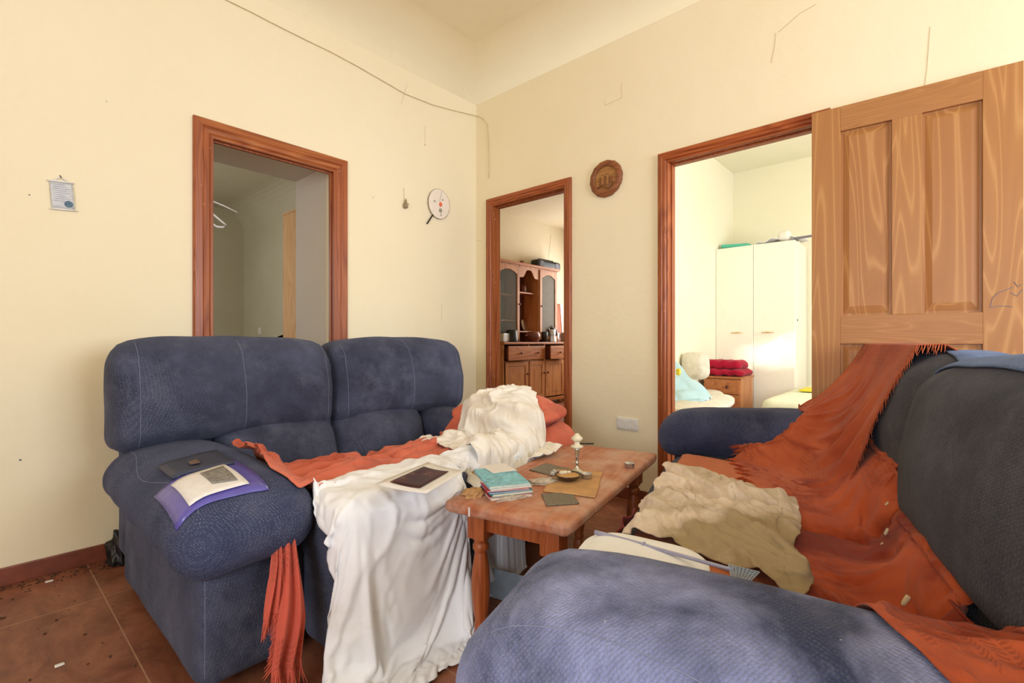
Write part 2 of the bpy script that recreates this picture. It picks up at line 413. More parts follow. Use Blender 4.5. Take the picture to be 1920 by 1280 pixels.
def finish_cloth(o, thick=.003, sub=1):
    if sub:
        m = o.modifiers.new('smooth', 'SUBSURF'); m.levels = sub; m.render_levels = sub
    if thick:
        m = o.modifiers.new('thickness', 'SOLIDIFY'); m.thickness = thick; m.offset = 0
    for p in o.data.polygons: p.use_smooth = True
def simulate(jobs, colliders, frames=30):
    """jobs: (object, dict) settled together on the colliders, then frozen as plain meshes"""
    scene.frame_start = 1; scene.frame_end = frames
    for c in colliders:
        if not any(m.type == 'COLLISION' for m in c.modifiers):
            c.modifiers.new('collide', 'COLLISION')
            c.collision.thickness_outer = .004; c.collision.cloth_friction = 60; c.collision.damping = .6
            c.collision.use_culling = False
    for o, kw in jobs:
        m = o.modifiers.new('drape', 'CLOTH'); s = m.settings; k = m.collision_settings
        s.quality = kw.get('q', 6); s.mass = kw.get('mass', .35); s.air_damping = 3
        s.tension_stiffness = s.compression_stiffness = kw.get('stiff', 14)
        s.shear_stiffness = kw.get('shear', 5); s.bending_stiffness = kw.get('bend', .3)
        s.tension_damping = s.compression_damping = 8
        s.shrink_min = s.shrink_max = -kw.get('grow', .06)
        k.use_collision = True; k.distance_min = .004; k.collision_quality = 3
        k.use_self_collision = kw.get('selfc', False); k.self_distance_min = .004; k.self_friction = 15
        if 'pin' in kw:
            vg = o.vertex_groups.new(name='pin'); vg.add(kw['pin'], 1, 'REPLACE'); s.vertex_group_mass = 'pin'
        m.point_cache.frame_start = 1; m.point_cache.frame_end = frames
    for f in range(1, frames + 1): scene.frame_set(f)
    dg = bpy.context.evaluated_depsgraph_get()
    for o, kw in jobs:
        me = bpy.data.meshes.new_from_object(o.evaluated_get(dg), preserve_all_data_layers=True, depsgraph=dg)
        o.modifiers.clear(); o.data = me
        for p in me.polygons: p.use_smooth = True
    scene.frame_set(1)
def end_colliders():
    for o in scene.objects:
        for m in [m for m in o.modifiers if m.type == 'COLLISION']: o.modifiers.remove(m)
    scene.frame_start = scene.frame_end = 1

# ------------------------------------------------------------------ the setting
YA, XB, HC = 2.79, 2.70, 3.10          # wall A plane, wall B plane, ceiling
XL, YF = -2.5, -2.8
TH = .14; THB = .07
J1 = (.830, 1.482, 2.005)              # opening in wall A: x0, x1, head
J2 = (1.925, 2.602, 2.015)             # openings in wall B: y0, y1, head
J3 = (.455, 1.188, 2.006)
def wall_y(name, y0, y1, x0, x1, z1, holes, mat):
    bm = bmesh.new(); holes = sorted(holes); x = x0
    for (a, b, s, h) in holes:
        bx(bm, x, a, y0, y1, 0, z1); bx(bm, a, b, y0, y1, h, z1)
        if s > 0: bx(bm, a, b, y0, y1, 0, s)
        x = b
    bx(bm, x, x1, y0, y1, 0, z1)
    return struct(obj(name, bm, mat))
def wall_x(name, x0, x1, y0, y1, z1, holes, mat):
    bm = bmesh.new(); holes = sorted(holes); y = y0
    for (a, b, s, h) in holes:
        bx(bm, x0, x1, y, a, 0, z1); bx(bm, x0, x1, a, b, h, z1)
        if s > 0: bx(bm, x0, x1, a, b, 0, s)
        y = b
    bx(bm, x0, x1, y, y1, 0, z1)
    return struct(obj(name, bm, mat))
box('floor', -2.7, 8.0, -3.0, 7.2, -.12, 0, 'floor'); struct(bpy.data.objects['floor'])
wall_y('wall_left', YA, YA + TH, XL - .14, XB, HC, [(J1[0] - .03, J1[1] + .03, 0, J1[2] + .03)], 'plaster')
wall_x('wall_right', XB, XB + THB, YF, 5.16, HC, [(J3[0] - .03, J3[1] + .03, 0, J3[2] + .03), (J2[0] - .03, J2[1] + .03, 0, J2[2] + .03)], 'plaster_b')
wall_x('wall_back', XL - .14, XL, YF, YA, HC, [(-1.35, .15, .9, 2.2)], 'plaster')
wall_y('wall_front', YF - .14, YF, XL - .14, 7.5, HC, [(.30, 2.20, .75, 2.25)], 'plaster')
box('ceiling', XL - .14, XB + THB, YF - .14, YA + .14, HC, HC + .1, 'ceil'); struct(bpy.data.objects['ceiling'])
# coved cornice where the walls roll into the ceiling
def cove():
    bm = bmesh.new(); n = 10; rx, rz = .30, .24; loops = []
    for i in range(n + 1):
        a = math.pi / 2 * i / n; ins = rx * (1 - math.cos(a)) - .001 + .0015; z = HC - rz + rz * math.sin(a) - .0005
        loops.append([bm.verts.new(p) for p in ((XL + ins, YF + ins, z), (XB - ins, YF + ins, z), (XB - ins, YA - ins, z), (XL + ins, YA - ins, z))])
    for a, b in zip(loops, loops[1:]):
        for k in range(4): bm.faces.new((a[k], a[(k + 1) % 4], b[(k + 1) % 4], b[k]))
    return struct(obj('trim_1', bm, 'ceil', smooth=True))
cove()
for nm, a in (('baseboard_left', (XL, .74 , YA - .012, YA, 0, .072)), ('baseboard_left_2', (1.57, XB, YA - .012, YA, 0, .072)),
              ('baseboard_right', (XB - .012, XB, 1.25, 1.865, 0, .072)), ('baseboard_right_2', (XB - .012, XB, YF, .395, 0, .072))):
    struct(box(nm, *a, 'skirting', None, .003))

# door casings: moulded boards mitred at the head, with a lining through the wall
PROF = [(0, .0), (0, .016), (.006, .022), (.034, .024), (.040, .019), (.046, .021), (.060, .020), (.068, .012), (.078, .012), (.080, .0)]
def casing(name, plane, a0, a1, head, w=.086, dp=.14):
    """outer rectangle a0..a1 x 0..head on plane ('y', YA) facing -y or ('x', XB) facing -x"""
    root = bpy.data.objects.new(name, None); COL.objects.link(root); struct(root)
    ax, c = plane
    s = w / .080
    def pt(a, z, out): return (a, c - out, z) if ax == 'y' else (c - out, a, z)
    def strip(sec0, sec1, nm, mat):
        bm = bmesh.new(); A = [bm.verts.new(pt(*p)) for p in sec0]; B = [bm.verts.new(pt(*p)) for p in sec1]
        for i in range(len(A)):
            j = (i + 1) % len(A); bm.faces.new((A[i], A[j], B[j], B[i]))
        bm.faces.new(A[::-1]); bm.faces.new(B); return obj(nm, bm, mat, root)
    strip([(a0 + d * s, 0, o) for d, o in PROF], [(a0 + d * s, head - d * s, o) for d, o in PROF], 'jamb_casing', 'casing')
    strip([(a1 - d * s, 0, o) for d, o in PROF], [(a1 - d * s, head - d * s, o) for d, o in PROF], 'jamb_casing', 'casing')
    strip([(a0 + d * s, head - d * s, o) for d, o in PROF], [(a1 - d * s, head - d * s, o) for d, o in PROF], 'head_casing', 'casing_h' if ax == 'y' else 'casing_hy')
    i0, i1, ih = a0 + w, a1 - w, head - w
    bm = bmesh.new()
    for (p0, p1, z0, z1) in ((i0 - .03, i0, 0, ih + .03), (i1, i1 + .03, 0, ih + .03), (i0, i1, ih, ih + .03)):
        if ax == 'y': bx(bm, p0, p1, c - .010, c + dp + .006, z0, z1, .002)
        else: bx(bm, c - .010, c + dp + .006, p0, p1, z0, z1, .002)
    obj('lining', bm, 'casing_chip' if name == 'door_2' else 'casing', root)
    bm = bmesh.new()
    for (p0, p1, z0, z1) in ((i0, i0 + .008, 0, ih), (i1 - .008, i1, 0, ih), (i0 + .008, i1 - .008, ih - .008, ih)):
        if ax == 'y': bx(bm, p0, p1, c + dp * .45, c + dp + .002, z0, z1, .002)
        else: bx(bm, c + dp * .45, c + dp + .002, p0, p1, z0, z1, .002)
    obj('door_stop', bm, 'casing', root)
    return root
casing('door_1', ('y', YA), .740, 1.572, 2.095, .090, .035)
casing('door_2', ('x', XB), 1.865, 2.662, 2.075, .060, THB)
d3 = casing('door_3', ('x', XB), .395, 1.248, 2.066, .060, THB)

# the panelled leaf of door 3, swung right back against the wall
leaf = bpy.data.objects.new('door_leaf', None); COL.objects.link(leaf); leaf.parent = d3
leaf['label'] = 'pale pine door leaf with tall sunken panels, swung open against the wall'
leaf.location = (2.668, .462, .008); leaf.rotation_euler = (0, 0, math.atan2(-.695, .035) + math.pi / 2)
# leaf local: -y runs from hinge to lock edge, x = thickness (front at x = -.038)
def leaf_part(nm, u0, u1, z0, z1, mat, x0=-.038, x1=0, bev=.0015):
    bm = bmesh.new(); bx(bm, x0, x1, -u1, -u0, z0, z1, bev); return obj(nm, bm, mat, leaf)
LH = 2.03
leaf_part('stile', 0, .112, 0, LH, 'leaf_v'); leaf_part('stile', .578, .69, 0, LH, 'leaf_v')
leaf_part('rail', .112, .578, 1.918, LH, 'leaf_h'); leaf_part('rail', .112, .578, .952, 1.078, 'leaf_h')
leaf_part('rail', .112, .578, 0, .20, 'leaf_h')
leaf_part('muntin', .296, .396, 1.078, 1.918, 'leaf_v'); leaf_part('muntin', .296, .396, .20, .952, 'leaf_v')
def panel(u0, u1, z0, z1):
    bm = bmesh.new(); bx(bm, -.022, -.012, -u1, -u0, z0, z1)
    a = [(-.0225, -u1 + .012, z0 + .012), (-.0225, -u0 - .012, z0 + .012), (-.0225, -u0 - .012, z1 - .012), (-.0225, -u1 + .012, z1 - .012)]
    b = [(-.029, -u1 + .034, z0 + .045), (-.029, -u0 - .034, z0 + .045), (-.029, -u0 - .034, z1 - .034), (-.029, -u1 + .034, z1 - .034)]
    A = [bm.verts.new(p) for p in a]; B = [bm.verts.new(p) for p in b]
    for i in range(4): bm.faces.new((A[i], A[(i + 1) % 4], B[(i + 1) % 4], B[i]))
    bm.faces.new(B)
    obj('panel', bm, 'leaf_p', leaf)
for u0, u1 in ((.110, .298), (.394, .580)): panel(u0, u1, 1.076, 1.920); panel(u0, u1, .198, .954)
bm = bmesh.new()
for pts in ([(.60, 1.10), (.605, 1.13), (.62, 1.15), (.66, 1.17)], [(.595, 1.095), (.63, 1.10), (.66, 1.095)], [(.655, 1.15), (.672, 1.135), (.688, 1.16)], [(.665, 1.19), (.674, 1.17), (.684, 1.18)]):
    tube([(-.0384, -u, z) for u, z in pts], .0012, 5, bm)
o = obj('scribble', bm, 'ink', leaf); o['label'] = 'thin grey pencil scratches'

# hallway niche and room beyond door 1
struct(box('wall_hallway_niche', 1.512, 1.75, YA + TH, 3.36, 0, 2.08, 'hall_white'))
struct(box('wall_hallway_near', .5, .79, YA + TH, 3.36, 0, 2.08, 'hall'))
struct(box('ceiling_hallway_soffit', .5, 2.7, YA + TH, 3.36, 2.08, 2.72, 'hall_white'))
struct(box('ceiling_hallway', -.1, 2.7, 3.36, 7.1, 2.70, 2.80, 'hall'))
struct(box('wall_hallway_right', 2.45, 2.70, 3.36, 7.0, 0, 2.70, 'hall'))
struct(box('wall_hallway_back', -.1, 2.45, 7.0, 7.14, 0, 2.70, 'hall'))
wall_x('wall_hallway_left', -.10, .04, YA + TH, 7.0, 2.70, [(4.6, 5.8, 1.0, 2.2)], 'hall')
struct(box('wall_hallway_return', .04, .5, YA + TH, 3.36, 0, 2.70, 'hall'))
bm = bmesh.new(); n = 8
for i in range(n):
    a0, a1 = [math.pi / 2 * k / n for k in (i, i + 1)]
    q = [(2.45 - .3 * (1 - math.cos(a)), 2.70 - .28 + .28 * math.sin(a)) for a in (a0, a1)]
    vs = [bm.verts.new(p) for p in ((q[0][0], 3.36, q[0][1]), (q[1][0], 3.36, q[1][1]), (q[1][0], 7.0, q[1][1]), (q[0][0], 7.0, q[0][1]))]
    bm.faces.new(vs)
struct(obj('trim_2', bm, 'hall', smooth=True))

# kitchen beyond door 2
wall_y('wall_kitchen_back', 5.02, 5.16, XB + THB, 7.45, HC, [], 'kitchen_plaster')
wall_x('wall_kitchen_right', 7.30, 7.44, 1.93, 5.02, HC, [(3.15, 4.65, 1.0, 2.4)], 'kitchen_plaster')
wall_y('wall_bedroom_left', 1.897, 1.924, XB + THB, 7.44, HC, [], 'white_plaster')
struct(box('ceiling_kitchen', XB + THB, 7.45, 1.92, 5.16, 2.95, 3.05, 'kitchen_plaster'))
# bedroom beyond door 3
wall_x('wall_bedroom_back', 6.15, 6.27, -1.6, 1.90, HC, [], 'white_plaster')
wall_y('wall_bedroom_right', -1.72, -1.60, XB + THB, 6.27, HC, [(3.05, 4.75, .9, 2.3)], 'white_plaster')
struct(box('ceiling_bedroom', XB + THB, 6.27, -1.7, 1.90, 3.0, 3.1, 'white_plaster'))

# ------------------------------------------------------------------ things on the walls
def cable():
    pts = [onY(px, py, YA - .008) for px, py in ((425, 0), (470, 22), (520, 48), (570, 73), (620, 97), (670, 124), (715, 150), (760, 176), (810, 196), (850, 207), (884, 215))]
    pts = [(-.5, YA - .008, 2.76), (.3, YA - .008, 2.755)] + pts
    pts += [onX(px, py, XB - .008) for px, py in ((897, 218), (906, 223), (913, 232), (915, 250), (916, 280), (917, 320), (916, 334))]
    o = obj('wall_cable', tube(pts, .0024, 6), 'cable', smooth=True)
    tag(o, 'thin painted cable sagging along the top of the left wall', 'cable')
cable()
def scratch(name, pts, onf, c, label, r=.0012, mat='mark'):
    P = [onf(px, py, c) for px, py in pts]
    return P
bm = bmesh.new()
for pts in ([(1134, 190), (1134, 198), (1166, 183), (1165, 155)], [(1455, 62), (1452, 90), (1446, 118)], [(1744, 50), (1738, 130), (1730, 190)], [(1460, 60), (1500, 25), (1530, 8)],
            [(883, 452), (892, 452), (902, 450)]):
    tube([onX(px, py, XB - .0015) for px, py in pts], .0007, 5, bm)
struct(obj('trim_3', bm, 'mark'))
bm = bmesh.new()
for pts in ([(797, 235), (797, 272)], [(828, 570), (828, 606)], [(763, 160), (752, 195)]):
    tube([onY(px, py, YA - .0012) for px, py in pts], .0007, 5, bm)
struct(obj('trim_4', bm, 'mark'))
bm = bmesh.new()
for (px, py, r) in ((797, 272, .004), (700, 370, .003), (55, 365, .003), (38, 862, .004), (200, 190, .002)):
    c = onY(px, py, YA - .001); lathe([(r, 0), (r * .6, .0015)], 10, bm, Matrix.Translation(c) @ Matrix.Rotation(R(90), 4, 'X'))
struct(obj('trim_5', bm, 'ink'))

# small hanging calendar
t = thing('hanging_calendar', (.266, YA, 1.535), 'little white scroll calendar hung on a nail at the far left of the wall', 'calendar')
t.rotation_euler = (0, R(-4), 0)
bm = bmesh.new(); P = [[(-.036 + .072 * i / 6, -.006 - .004 * math.sin(j / 6 * math.pi), -.004 + .112 * j / 6) for j in range(7)] for i in range(7)]
o = obj('sheet', grid_bm(P), 'calendar', t, True); o.modifiers.new('s', 'SOLIDIFY').thickness = .001
obj('rod', tube([(-.043, -.008, .11), (.041, -.008, .11)], .0035, 8), 'white_plastic', t, True)
obj('rod', tube([(-.043, -.008, -.006), (.045, -.008, -.006)], .0035, 8), 'white_plastic', t, True)
obj('hanger_loop', tube([(-.02, -.008, .11), (-.012, -.008, .124), (0, -.008, .128), (.012, -.008, .122), (.02, -.008, .11)], .003, 6), 'white_plastic', t, True)
obj('nail', tube([(0, .0, .138), (0.001, -.018, .126)], .002, 6), 'black', t)
bm = bmesh.new()
for k in range(9): bx(bm, -.028, .010 + .018 * ((k * 37) % 5) / 5, -.0119, -.0112, .096 - k * .0085, .0975 - k * .0085)
obj('print_lines', bm, 'calink', t)
o = obj('picture', lathe([(.014, 0), (.014, .001), (0, .001)], 16, None, Matrix.Translation((.018, -.0105, .018)) @ Matrix.Rotation(R(90), 4, 'X')), 'calblue', t)

# round silk fan with a dark handle
t = thing('paper_fan', (2.307, YA, 1.984), 'round painted silk fan with black handle pinned to the left wall', 'fan')
t.rotation_euler = (0, R(8), 0)
ell = lambda k, rx, rz, y: (rx * math.cos(k), y, rz * math.sin(k))
bm = bmesh.new(); ring = [bm.verts.new(ell(2 * math.pi * i / 40, .098, .108, -.014)) for i in range(40)]; bm.faces.new(ring)
o = obj('fan_disc', bm, 'fanpaper', t); o.modifiers.new('s', 'SOLIDIFY').thickness = .002
obj('rim', tube([ell(2 * math.pi * i / 40, .099, .109, -.014) for i in range(41)], .0022, 6), 'bamboo', t, True)
obj('handle', tube([(-.045, -.016, -.098), (-.062, -.016, -.130), (-.088, -.016, -.180)], .005, 8), 'black', t, True)
obj('spine', tube([(.012, -.0165, .10), (.006, -.0165, .05), (.0, -.0165, .02)], .0012, 5), 'fangrey', t)
def blob(parent, name, mat, cx, cz, r, sy, sd=0, y=-.0172):
    bm = bmesh.new(); vs = [bm.verts.new((cx + r * math.cos(2 * math.pi * i / 18) * (1 + .35 * noise.noise((i * .8, sd, 0))), y, cz + r * sy * math.sin(2 * math.pi * i / 18) * (1 + .35 * noise.noise((i * .8, sd, 4))))) for i in range(18)]
    w2 = [bm.verts.new(v.co + Vector((0, -.0006, 0))) for v in vs]; bm.faces.new(vs); bm.faces.new(w2[::-1])
    for i in range(18): bm.faces.new((vs[i], vs[(i + 1) % 18], w2[(i + 1) % 18], w2[i]))
    return obj(name, bm, mat, parent)
for nm, mt, cx, cz, r, sy in (('painted_robe', 'fanred', .012, .000, .015, 1.2), ('painted_head', 'fangrey', .026, .040, .005, 1.1), ('painted_leaves', 'fangreen', -.045, .005, .012, .35),
                              ('painted_rock', 'fangreen', .018, -.045, .015, 1.1), ('painted_stem', 'fangrey', .028, -.075, .004, 2.6)):
    blob(t, nm, mt, cx, cz, r, sy, cx * 100)

# small dried seed head
t = thing('hanging_ornament', (2.008, YA, 1.925), 'small dried straw ornament hanging from a thread on the left wall', 'ornament')
obj('thread', tube([(-.006, -.004, .11), (-.004, -.006, .03)], .0009, 5), 'mark', t)
obj('straw_bundle', lathe([(.001, .035), (.006, .02), (.014, -.01), (.016, -.028), (.006, -.036), (0, -.036)][::-1], 12, None, Matrix.Translation((0, -.018, 0)), .3), 'bamboo', t, True)
obj('seed', lathe([(0, -.005), (.005, 0), (0, .005)], 8, None, Matrix.Translation((.010, -.034, -.008))), 'carved_dark', t)

# carved wooden plate
t = thing('carved_plate', (XB, 1.598, 2.003), 'round carved wooden relief plate between the two right-wall doorways', 'plate')
def plate_rim():
    bm = bmesh.new(); prof = [(.078, .020), (.084, .027), (.092, .024), (.106, .022), (.114, .016), (.117, .004), (.104, 0)]
    rings = []
    for r, h in prof:
        rings.append([])
        for i in range(72):
            a = 2 * math.pi * i / 72; w = 1 + .012 * math.sin(a * 14) * (r > .1) + .01 * noise.noise((i * .5, r * 40, 0))
            rings[-1].append(bm.verts.new((-h - .003 * abs(math.sin(a * 14)) * (r > .09), -r * w * math.cos(a), r * w * math.sin(a))))
    for a, b in zip(rings, rings[1:]):
        for i in range(72): bm.faces.new((a[i], a[(i + 1) % 72], b[(i + 1) % 72], b[i]))
    return bm
obj('rim', plate_rim(), 'carved_rim', t, True)
bm = lathe([(.080, 0), (.080, .014), (.0, .014)], 48, None, Matrix.Rotation(R(-90), 4, 'Y')); obj('disc', bm, 'carved', t)
def relief(nm, y0, y1, z0, z1, h=.020, mat='carved'):
    bm = bmesh.new(); bx(bm, -h, -.012, y0, y1, z0, z1, .002); obj(nm, bm, mat, t)
for k, (y0, y1, z0, z1) in enumerate(((.030, .044, -.040, .012), (.012, .028, -.036, .028), (-.006, .010, -.036, .016), (-.024, -.008, -.038, .034), (-.044, -.026, -.040, .008))):
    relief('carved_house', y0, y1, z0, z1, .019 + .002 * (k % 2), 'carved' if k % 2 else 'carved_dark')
bm = bmesh.new()
for k in range(5): tube([(-.016, .064 - .012 * k, -.052 + .004 * k), (-.019, .02 - .01 * k, -.046 - .004 * k), (-.017, -.055 + .006 * k, -.038 - .008 * k)], .004, 6, bm)
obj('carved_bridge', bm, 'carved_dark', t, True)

# double wall socket
t = thing('wall_socket', (XB, 1.450, .464), 'white double wall socket low between the right doorways', 'socket')
obj('cover_plate', rboxbm(.012, .148, .078, (.005, .008, .008), 6, lump=0, c=(-.006, 0, 0)), 'white_plastic', t, True)
for sy in (-.036, .036):
    bm = lathe([(.0, .001), (.019, .001), (.0225, .012), (.026, .013), (.026, .010)], 28, None, Matrix.Translation((-.001, sy, 0)) @ Matrix.Rotation(R(-90), 4, 'Y'))
    s = obj('socket_well', bm, 'white_plastic', t, True)
    for k in (-.0095, .0095):
        obj('pin_hole', lathe([(.0, 0), (.0032, 0), (.0032, .002), (0, .002)], 8, None, Matrix.Translation((-.0025, sy + k, 0)) @ Matrix.Rotation(R(-90), 4, 'Y')), 'black', s)

# ------------------------------------------------------------------ sofas
def seam_on(o, pts, direction, parent, r=.0007):
    b = BVHTree.FromPolygons([v.co for v in o.data.vertices], [list(p.vertices) for p in o.data.polygons]); d = Vector(direction)
    out = []
    for p in pts:
        h = b.ray_cast(Vector(p) - d * 1.0, d)
        if h[0] is not None: out.append(h[0] - d * .0004)
    if len(out) > 3:
        s = obj('seam', tube(out, r, 5), 'seam', o, True)
def lerp(a, b, t): return a + (b - a) * t
def sofa(name, W, loc, rz, label, ext=None, dm='denim', arm_m='denim_lit1', sag=0, az=(0, 0), bz=0, by=0, sy=0, shift=None, tilt=0):
    root = thing(name, loc, label, 'sofa', rz); H = W / 2; parts = {}
    AW = .34
    parts['base'] = obj('base', rboxbm(W - .10, .86, .26, .03, 10, c=(H, .55, .19), lump=.002), dm, root, True)
    parts['back_shell'] = obj('back_shell', rboxbm(W - .08, .17, .80, .06, 14, c=(H, 1.01 + by, .50 + bz), lump=.003), dm, root, True)
    for k, sx in ((0, 1), (1, -1)):
        cx = .165 if k == 0 else W - .165
        pm = arm_m if k == 1 else 'denim_lit1'
        a = obj('arm', rboxbm(.25, .95, .40 + az[k], (.035, .035, .04), 12, c=(cx, .515, .24 + az[k] / 2), lump=.003), dm, root, True)
        parts['arm%d' % k] = a
        def f(q, sx=sx):
            y = q.y + .53                              # 0 at nose
            nose = max(0, 1 - y / .22)
            q.z -= .024 * nose ** 1.5 * (1 if q.z > 0 else 1.3)
            q.z += .012 * math.sin(y * 3.0)
            if k == 1: q.z -= tilt * y
            q.z -= .02 * max(0, -q.x * sx) / .19       # outer edge sags lower
            return q
        pad = obj('arm_pad', rboxbm(.375, 1.05, .195, (.10, .10, .094), 22, (.01, .0, .012), f, (cx, .49, .466 + az[k]), seed=k * 3 + W, lump=.006), pm, root, True)
        parts['pad%d' % k] = pad
        xo = cx - sx * .135
        seam_on(pad, [(xo + sx * .02 * math.sin(v * 9), -.02 + 1.0 * v, 0) for v in np.linspace(0, 1, 40)], (0, 0, -1), root)
        seam_on(a, [(cx - sx * .108, 0, .06 + .3 * v) for v in np.linspace(0, 1, 14)], (0, 1, 0), root)
    for k in range(2):
        x0, x1 = (AW, H - .004) if k == 0 else (H + .004, W - AW); cx = (x0 + x1) / 2; w = x1 - x0
        e = ext[k] if ext else 0
        def fs(q, e=e):
            y = q.y + .41
            q.z -= .075 * max(0, y - .1) / .7
            q.z -= sag * math.exp(-((y - .4) / .25) ** 2)
            return q
        parts['seat%d' % k] = obj('seat_cushion', rboxbm(w, .84, .20, (.05, .085, .085), 18, (0, .01, .015), fs, (cx, .41 + sy, .375), seed=k + 9, lump=.005), dm, root, True)
        f0 = -e
        parts['foot%d' % k] = obj('footrest', rboxbm(w - .004, .12 + e, .40 + (.06 if e else 0), (.03, .055, .055), 14, (0, .012, .01), None, (cx, (f0 + .12) / 2 + sy, .275 + (.0 if e else -.02)), lump=.004), dm, root, True)
        def fl(q):
            q.y += .16 * (q.z + .16) / .3 * .5
            q.y -= .035 * (1 - min(1, abs(q.x) / (w / 2)) ** 2)
            q.z += .012 * (1 - (q.x / (w / 2)) ** 2)
            return q
        parts['lumbar%d' % k] = obj('lumbar_cushion', rboxbm(w + .02, .26, .34, (.07, .11, .12), 16, (0, .03, .02), fl, (cx, .875 + by, .445), seed=k * 5, lump=.006), dm, root, True)
    for k in range(2):
        x0, x1 = (-.005, H - .003) if k == 0 else (H + .003, W + .005); cx = (x0 + x1) / 2; w = x1 - x0
        def fb(q, w=w):
            u = q.x / (w / 2)
            q.z += .018 * (1 - u ** 4) - .02 * (u ** 6)
            q.y += .05 * max(0, q.z) / .22
            q.y += .02 * (u ** 4)
            return q
        c = obj('back_cushion', rboxbm(w, .26, .425, (.060, .10, .085), 24, (.0, .024, .006), fb, (cx, .950 + by + (shift[k] if shift else 0), .758 + bz), seed=k * 7 + 1, lump=.006), dm, root, True)
        parts['back%d' % k] = c
        out = x0 + .075 if k == 0 else x1 - .075
        if shift: continue
        seam_on(c, [(out, 0, 1.0 * .56 + bz + .42 * v) for v in np.linspace(0, 1, 36)], (0, 1, 0), root)
        seam_on(c, [(cx, 0, 1.0 * .56 + bz + .42 * v) for v in np.linspace(0, 1, 36)], (0, 1, 0), root)
        seam_on(c, [((x1 - .05) if k == 0 else (x0 + .05), 0, 1.0 * .56 + bz + .42 * v) for v in np.linspace(0, 1, 36)], (0, 1, 0), root)
    for (x, y) in ((.1, .16), (W - .1, .16), (.1, .98), (W - .1, .98)):
        obj('foot', lathe([(.028, 0), (.034, .05), (.034, .066)], 14, None, Matrix.Translation((x, y + (by if y > .5 else 0), 0))), 'black', root)
    bpy.context.view_layer.update()
    return root, parts
sofa1, P1 = sofa('two_seat_sofa', 1.73, (.355, 1.405, 0), 0, 'navy blue two-seat sofa backed to the left wall under salmon and white cloth', ext=(.165, .02))
sofa2, P2 = sofa('two_seat_sofa', 2.05, (2.42, 1.04, 0), R(195.5), 'navy blue sofa in the right foreground with an orange throw over its back', dm='denim_shaded', arm_m='denim_lit', az=(.085, .042), bz=-.055, by=-.09, sy=.035, shift=(.02, -.05), tilt=.055)
def S2(x, y, z): return sofa2.matrix_world @ Vector((x, y, z))

# ------------------------------------------------------------------ coffee table
ta = R(11.5); tux, tuy = math.cos(ta), math.sin(ta)
TB = (1.065, .745)
table = thing('coffee_table', (TB[0], TB[1], 0), 'reddish wooden coffee table with turned legs between the two sofas', 'table', ta)
TL, TW, TZ = .985, .425, .48
obj('tabletop', rboxbm(TL, TW, .042, (.02, .02, .016), 20, lump=0, c=(TL / 2, TW / 2, TZ - .021)), 'table', table, True)
bm = bmesh.new(); bx(bm, .11, TL - .11, .075, .095, .375, .438, .002); bx(bm, .11, TL - .11, TW - .095, TW - .075, .375, .438, .002)
bx(bm, .075, .095, .11, TW - .11, .375, .438, .002); bx(bm, TL - .095, TL - .075, .11, TW - .11, .375, .438, .002)
obj('apron', bm, 'table_leg', table)
LEGP = [(.020, 0), (.024, .01), (.026, .03), (.022, .05), (.017, .06), (.021, .068), (.021, .078), (.018, .086), (.024, .12), (.029, .17), (.030, .20), (.027, .25), (.021, .29), (.018, .305), (.025, .315), (.025, .328), (.019, .336), (.024, .345), (.024, .352)]
for x in (.085, TL - .085):
    for y in (.085, TW - .085):
        bm = lathe([(r * 1.02, z) for r, z in LEGP], 24, None, Matrix.Translation((x, y, 0)))
        bx(bm, x - .031, x + .031, y - .031, y + .031, .352, .438, .003); l = obj('leg', bm, 'table_leg', table, True)
        l.modifiers.new('e', 'EDGE_SPLIT').split_angle = R(40)
bpy.context.view_layer.update()
TABLE = [c for c in table.children if c.type == 'MESH']

# ------------------------------------------------------------------ cloth laid over the sofas
def surf(objs): return world_bvh(objs)
def smooth_h(H, it):
    for _ in range(it):
        G = H.copy(); G[1:-1, 1:-1] = (H[1:-1, 1:-1] * 2 + H[:-2, 1:-1] + H[2:, 1:-1] + H[1:-1, :-2] + H[1:-1, 2:]) / 6
        H = np.maximum(H, G)
    return H
def quad_pt(Q, u, v):
    
    if callable(Q): return Q(u, v)
    a = Q[0].lerp(Q[1], u); b = Q[3].lerp(Q[2], u); return a.lerp(b, v)
def ridges(x, y, amp, ang=0, sc=9, stretch=.25, sd=0, p=2.0):
    ca, sa = math.cos(ang), math.sin(ang); a, b = (x * ca + y * sa) * stretch, -x * sa + y * ca
    wv = noise.noise(Vector((x * 3, y * 3, sd))) * .35
    t = 0
    for k, f in enumerate((1, 2.1)):
        n = abs(noise.noise(Vector((a * sc * f, (b + wv * .3) * sc * f + wv, sd + k * 7)))) * 2
        t += (1 - min(1, n * 1.3)) ** p / f
    return amp * t
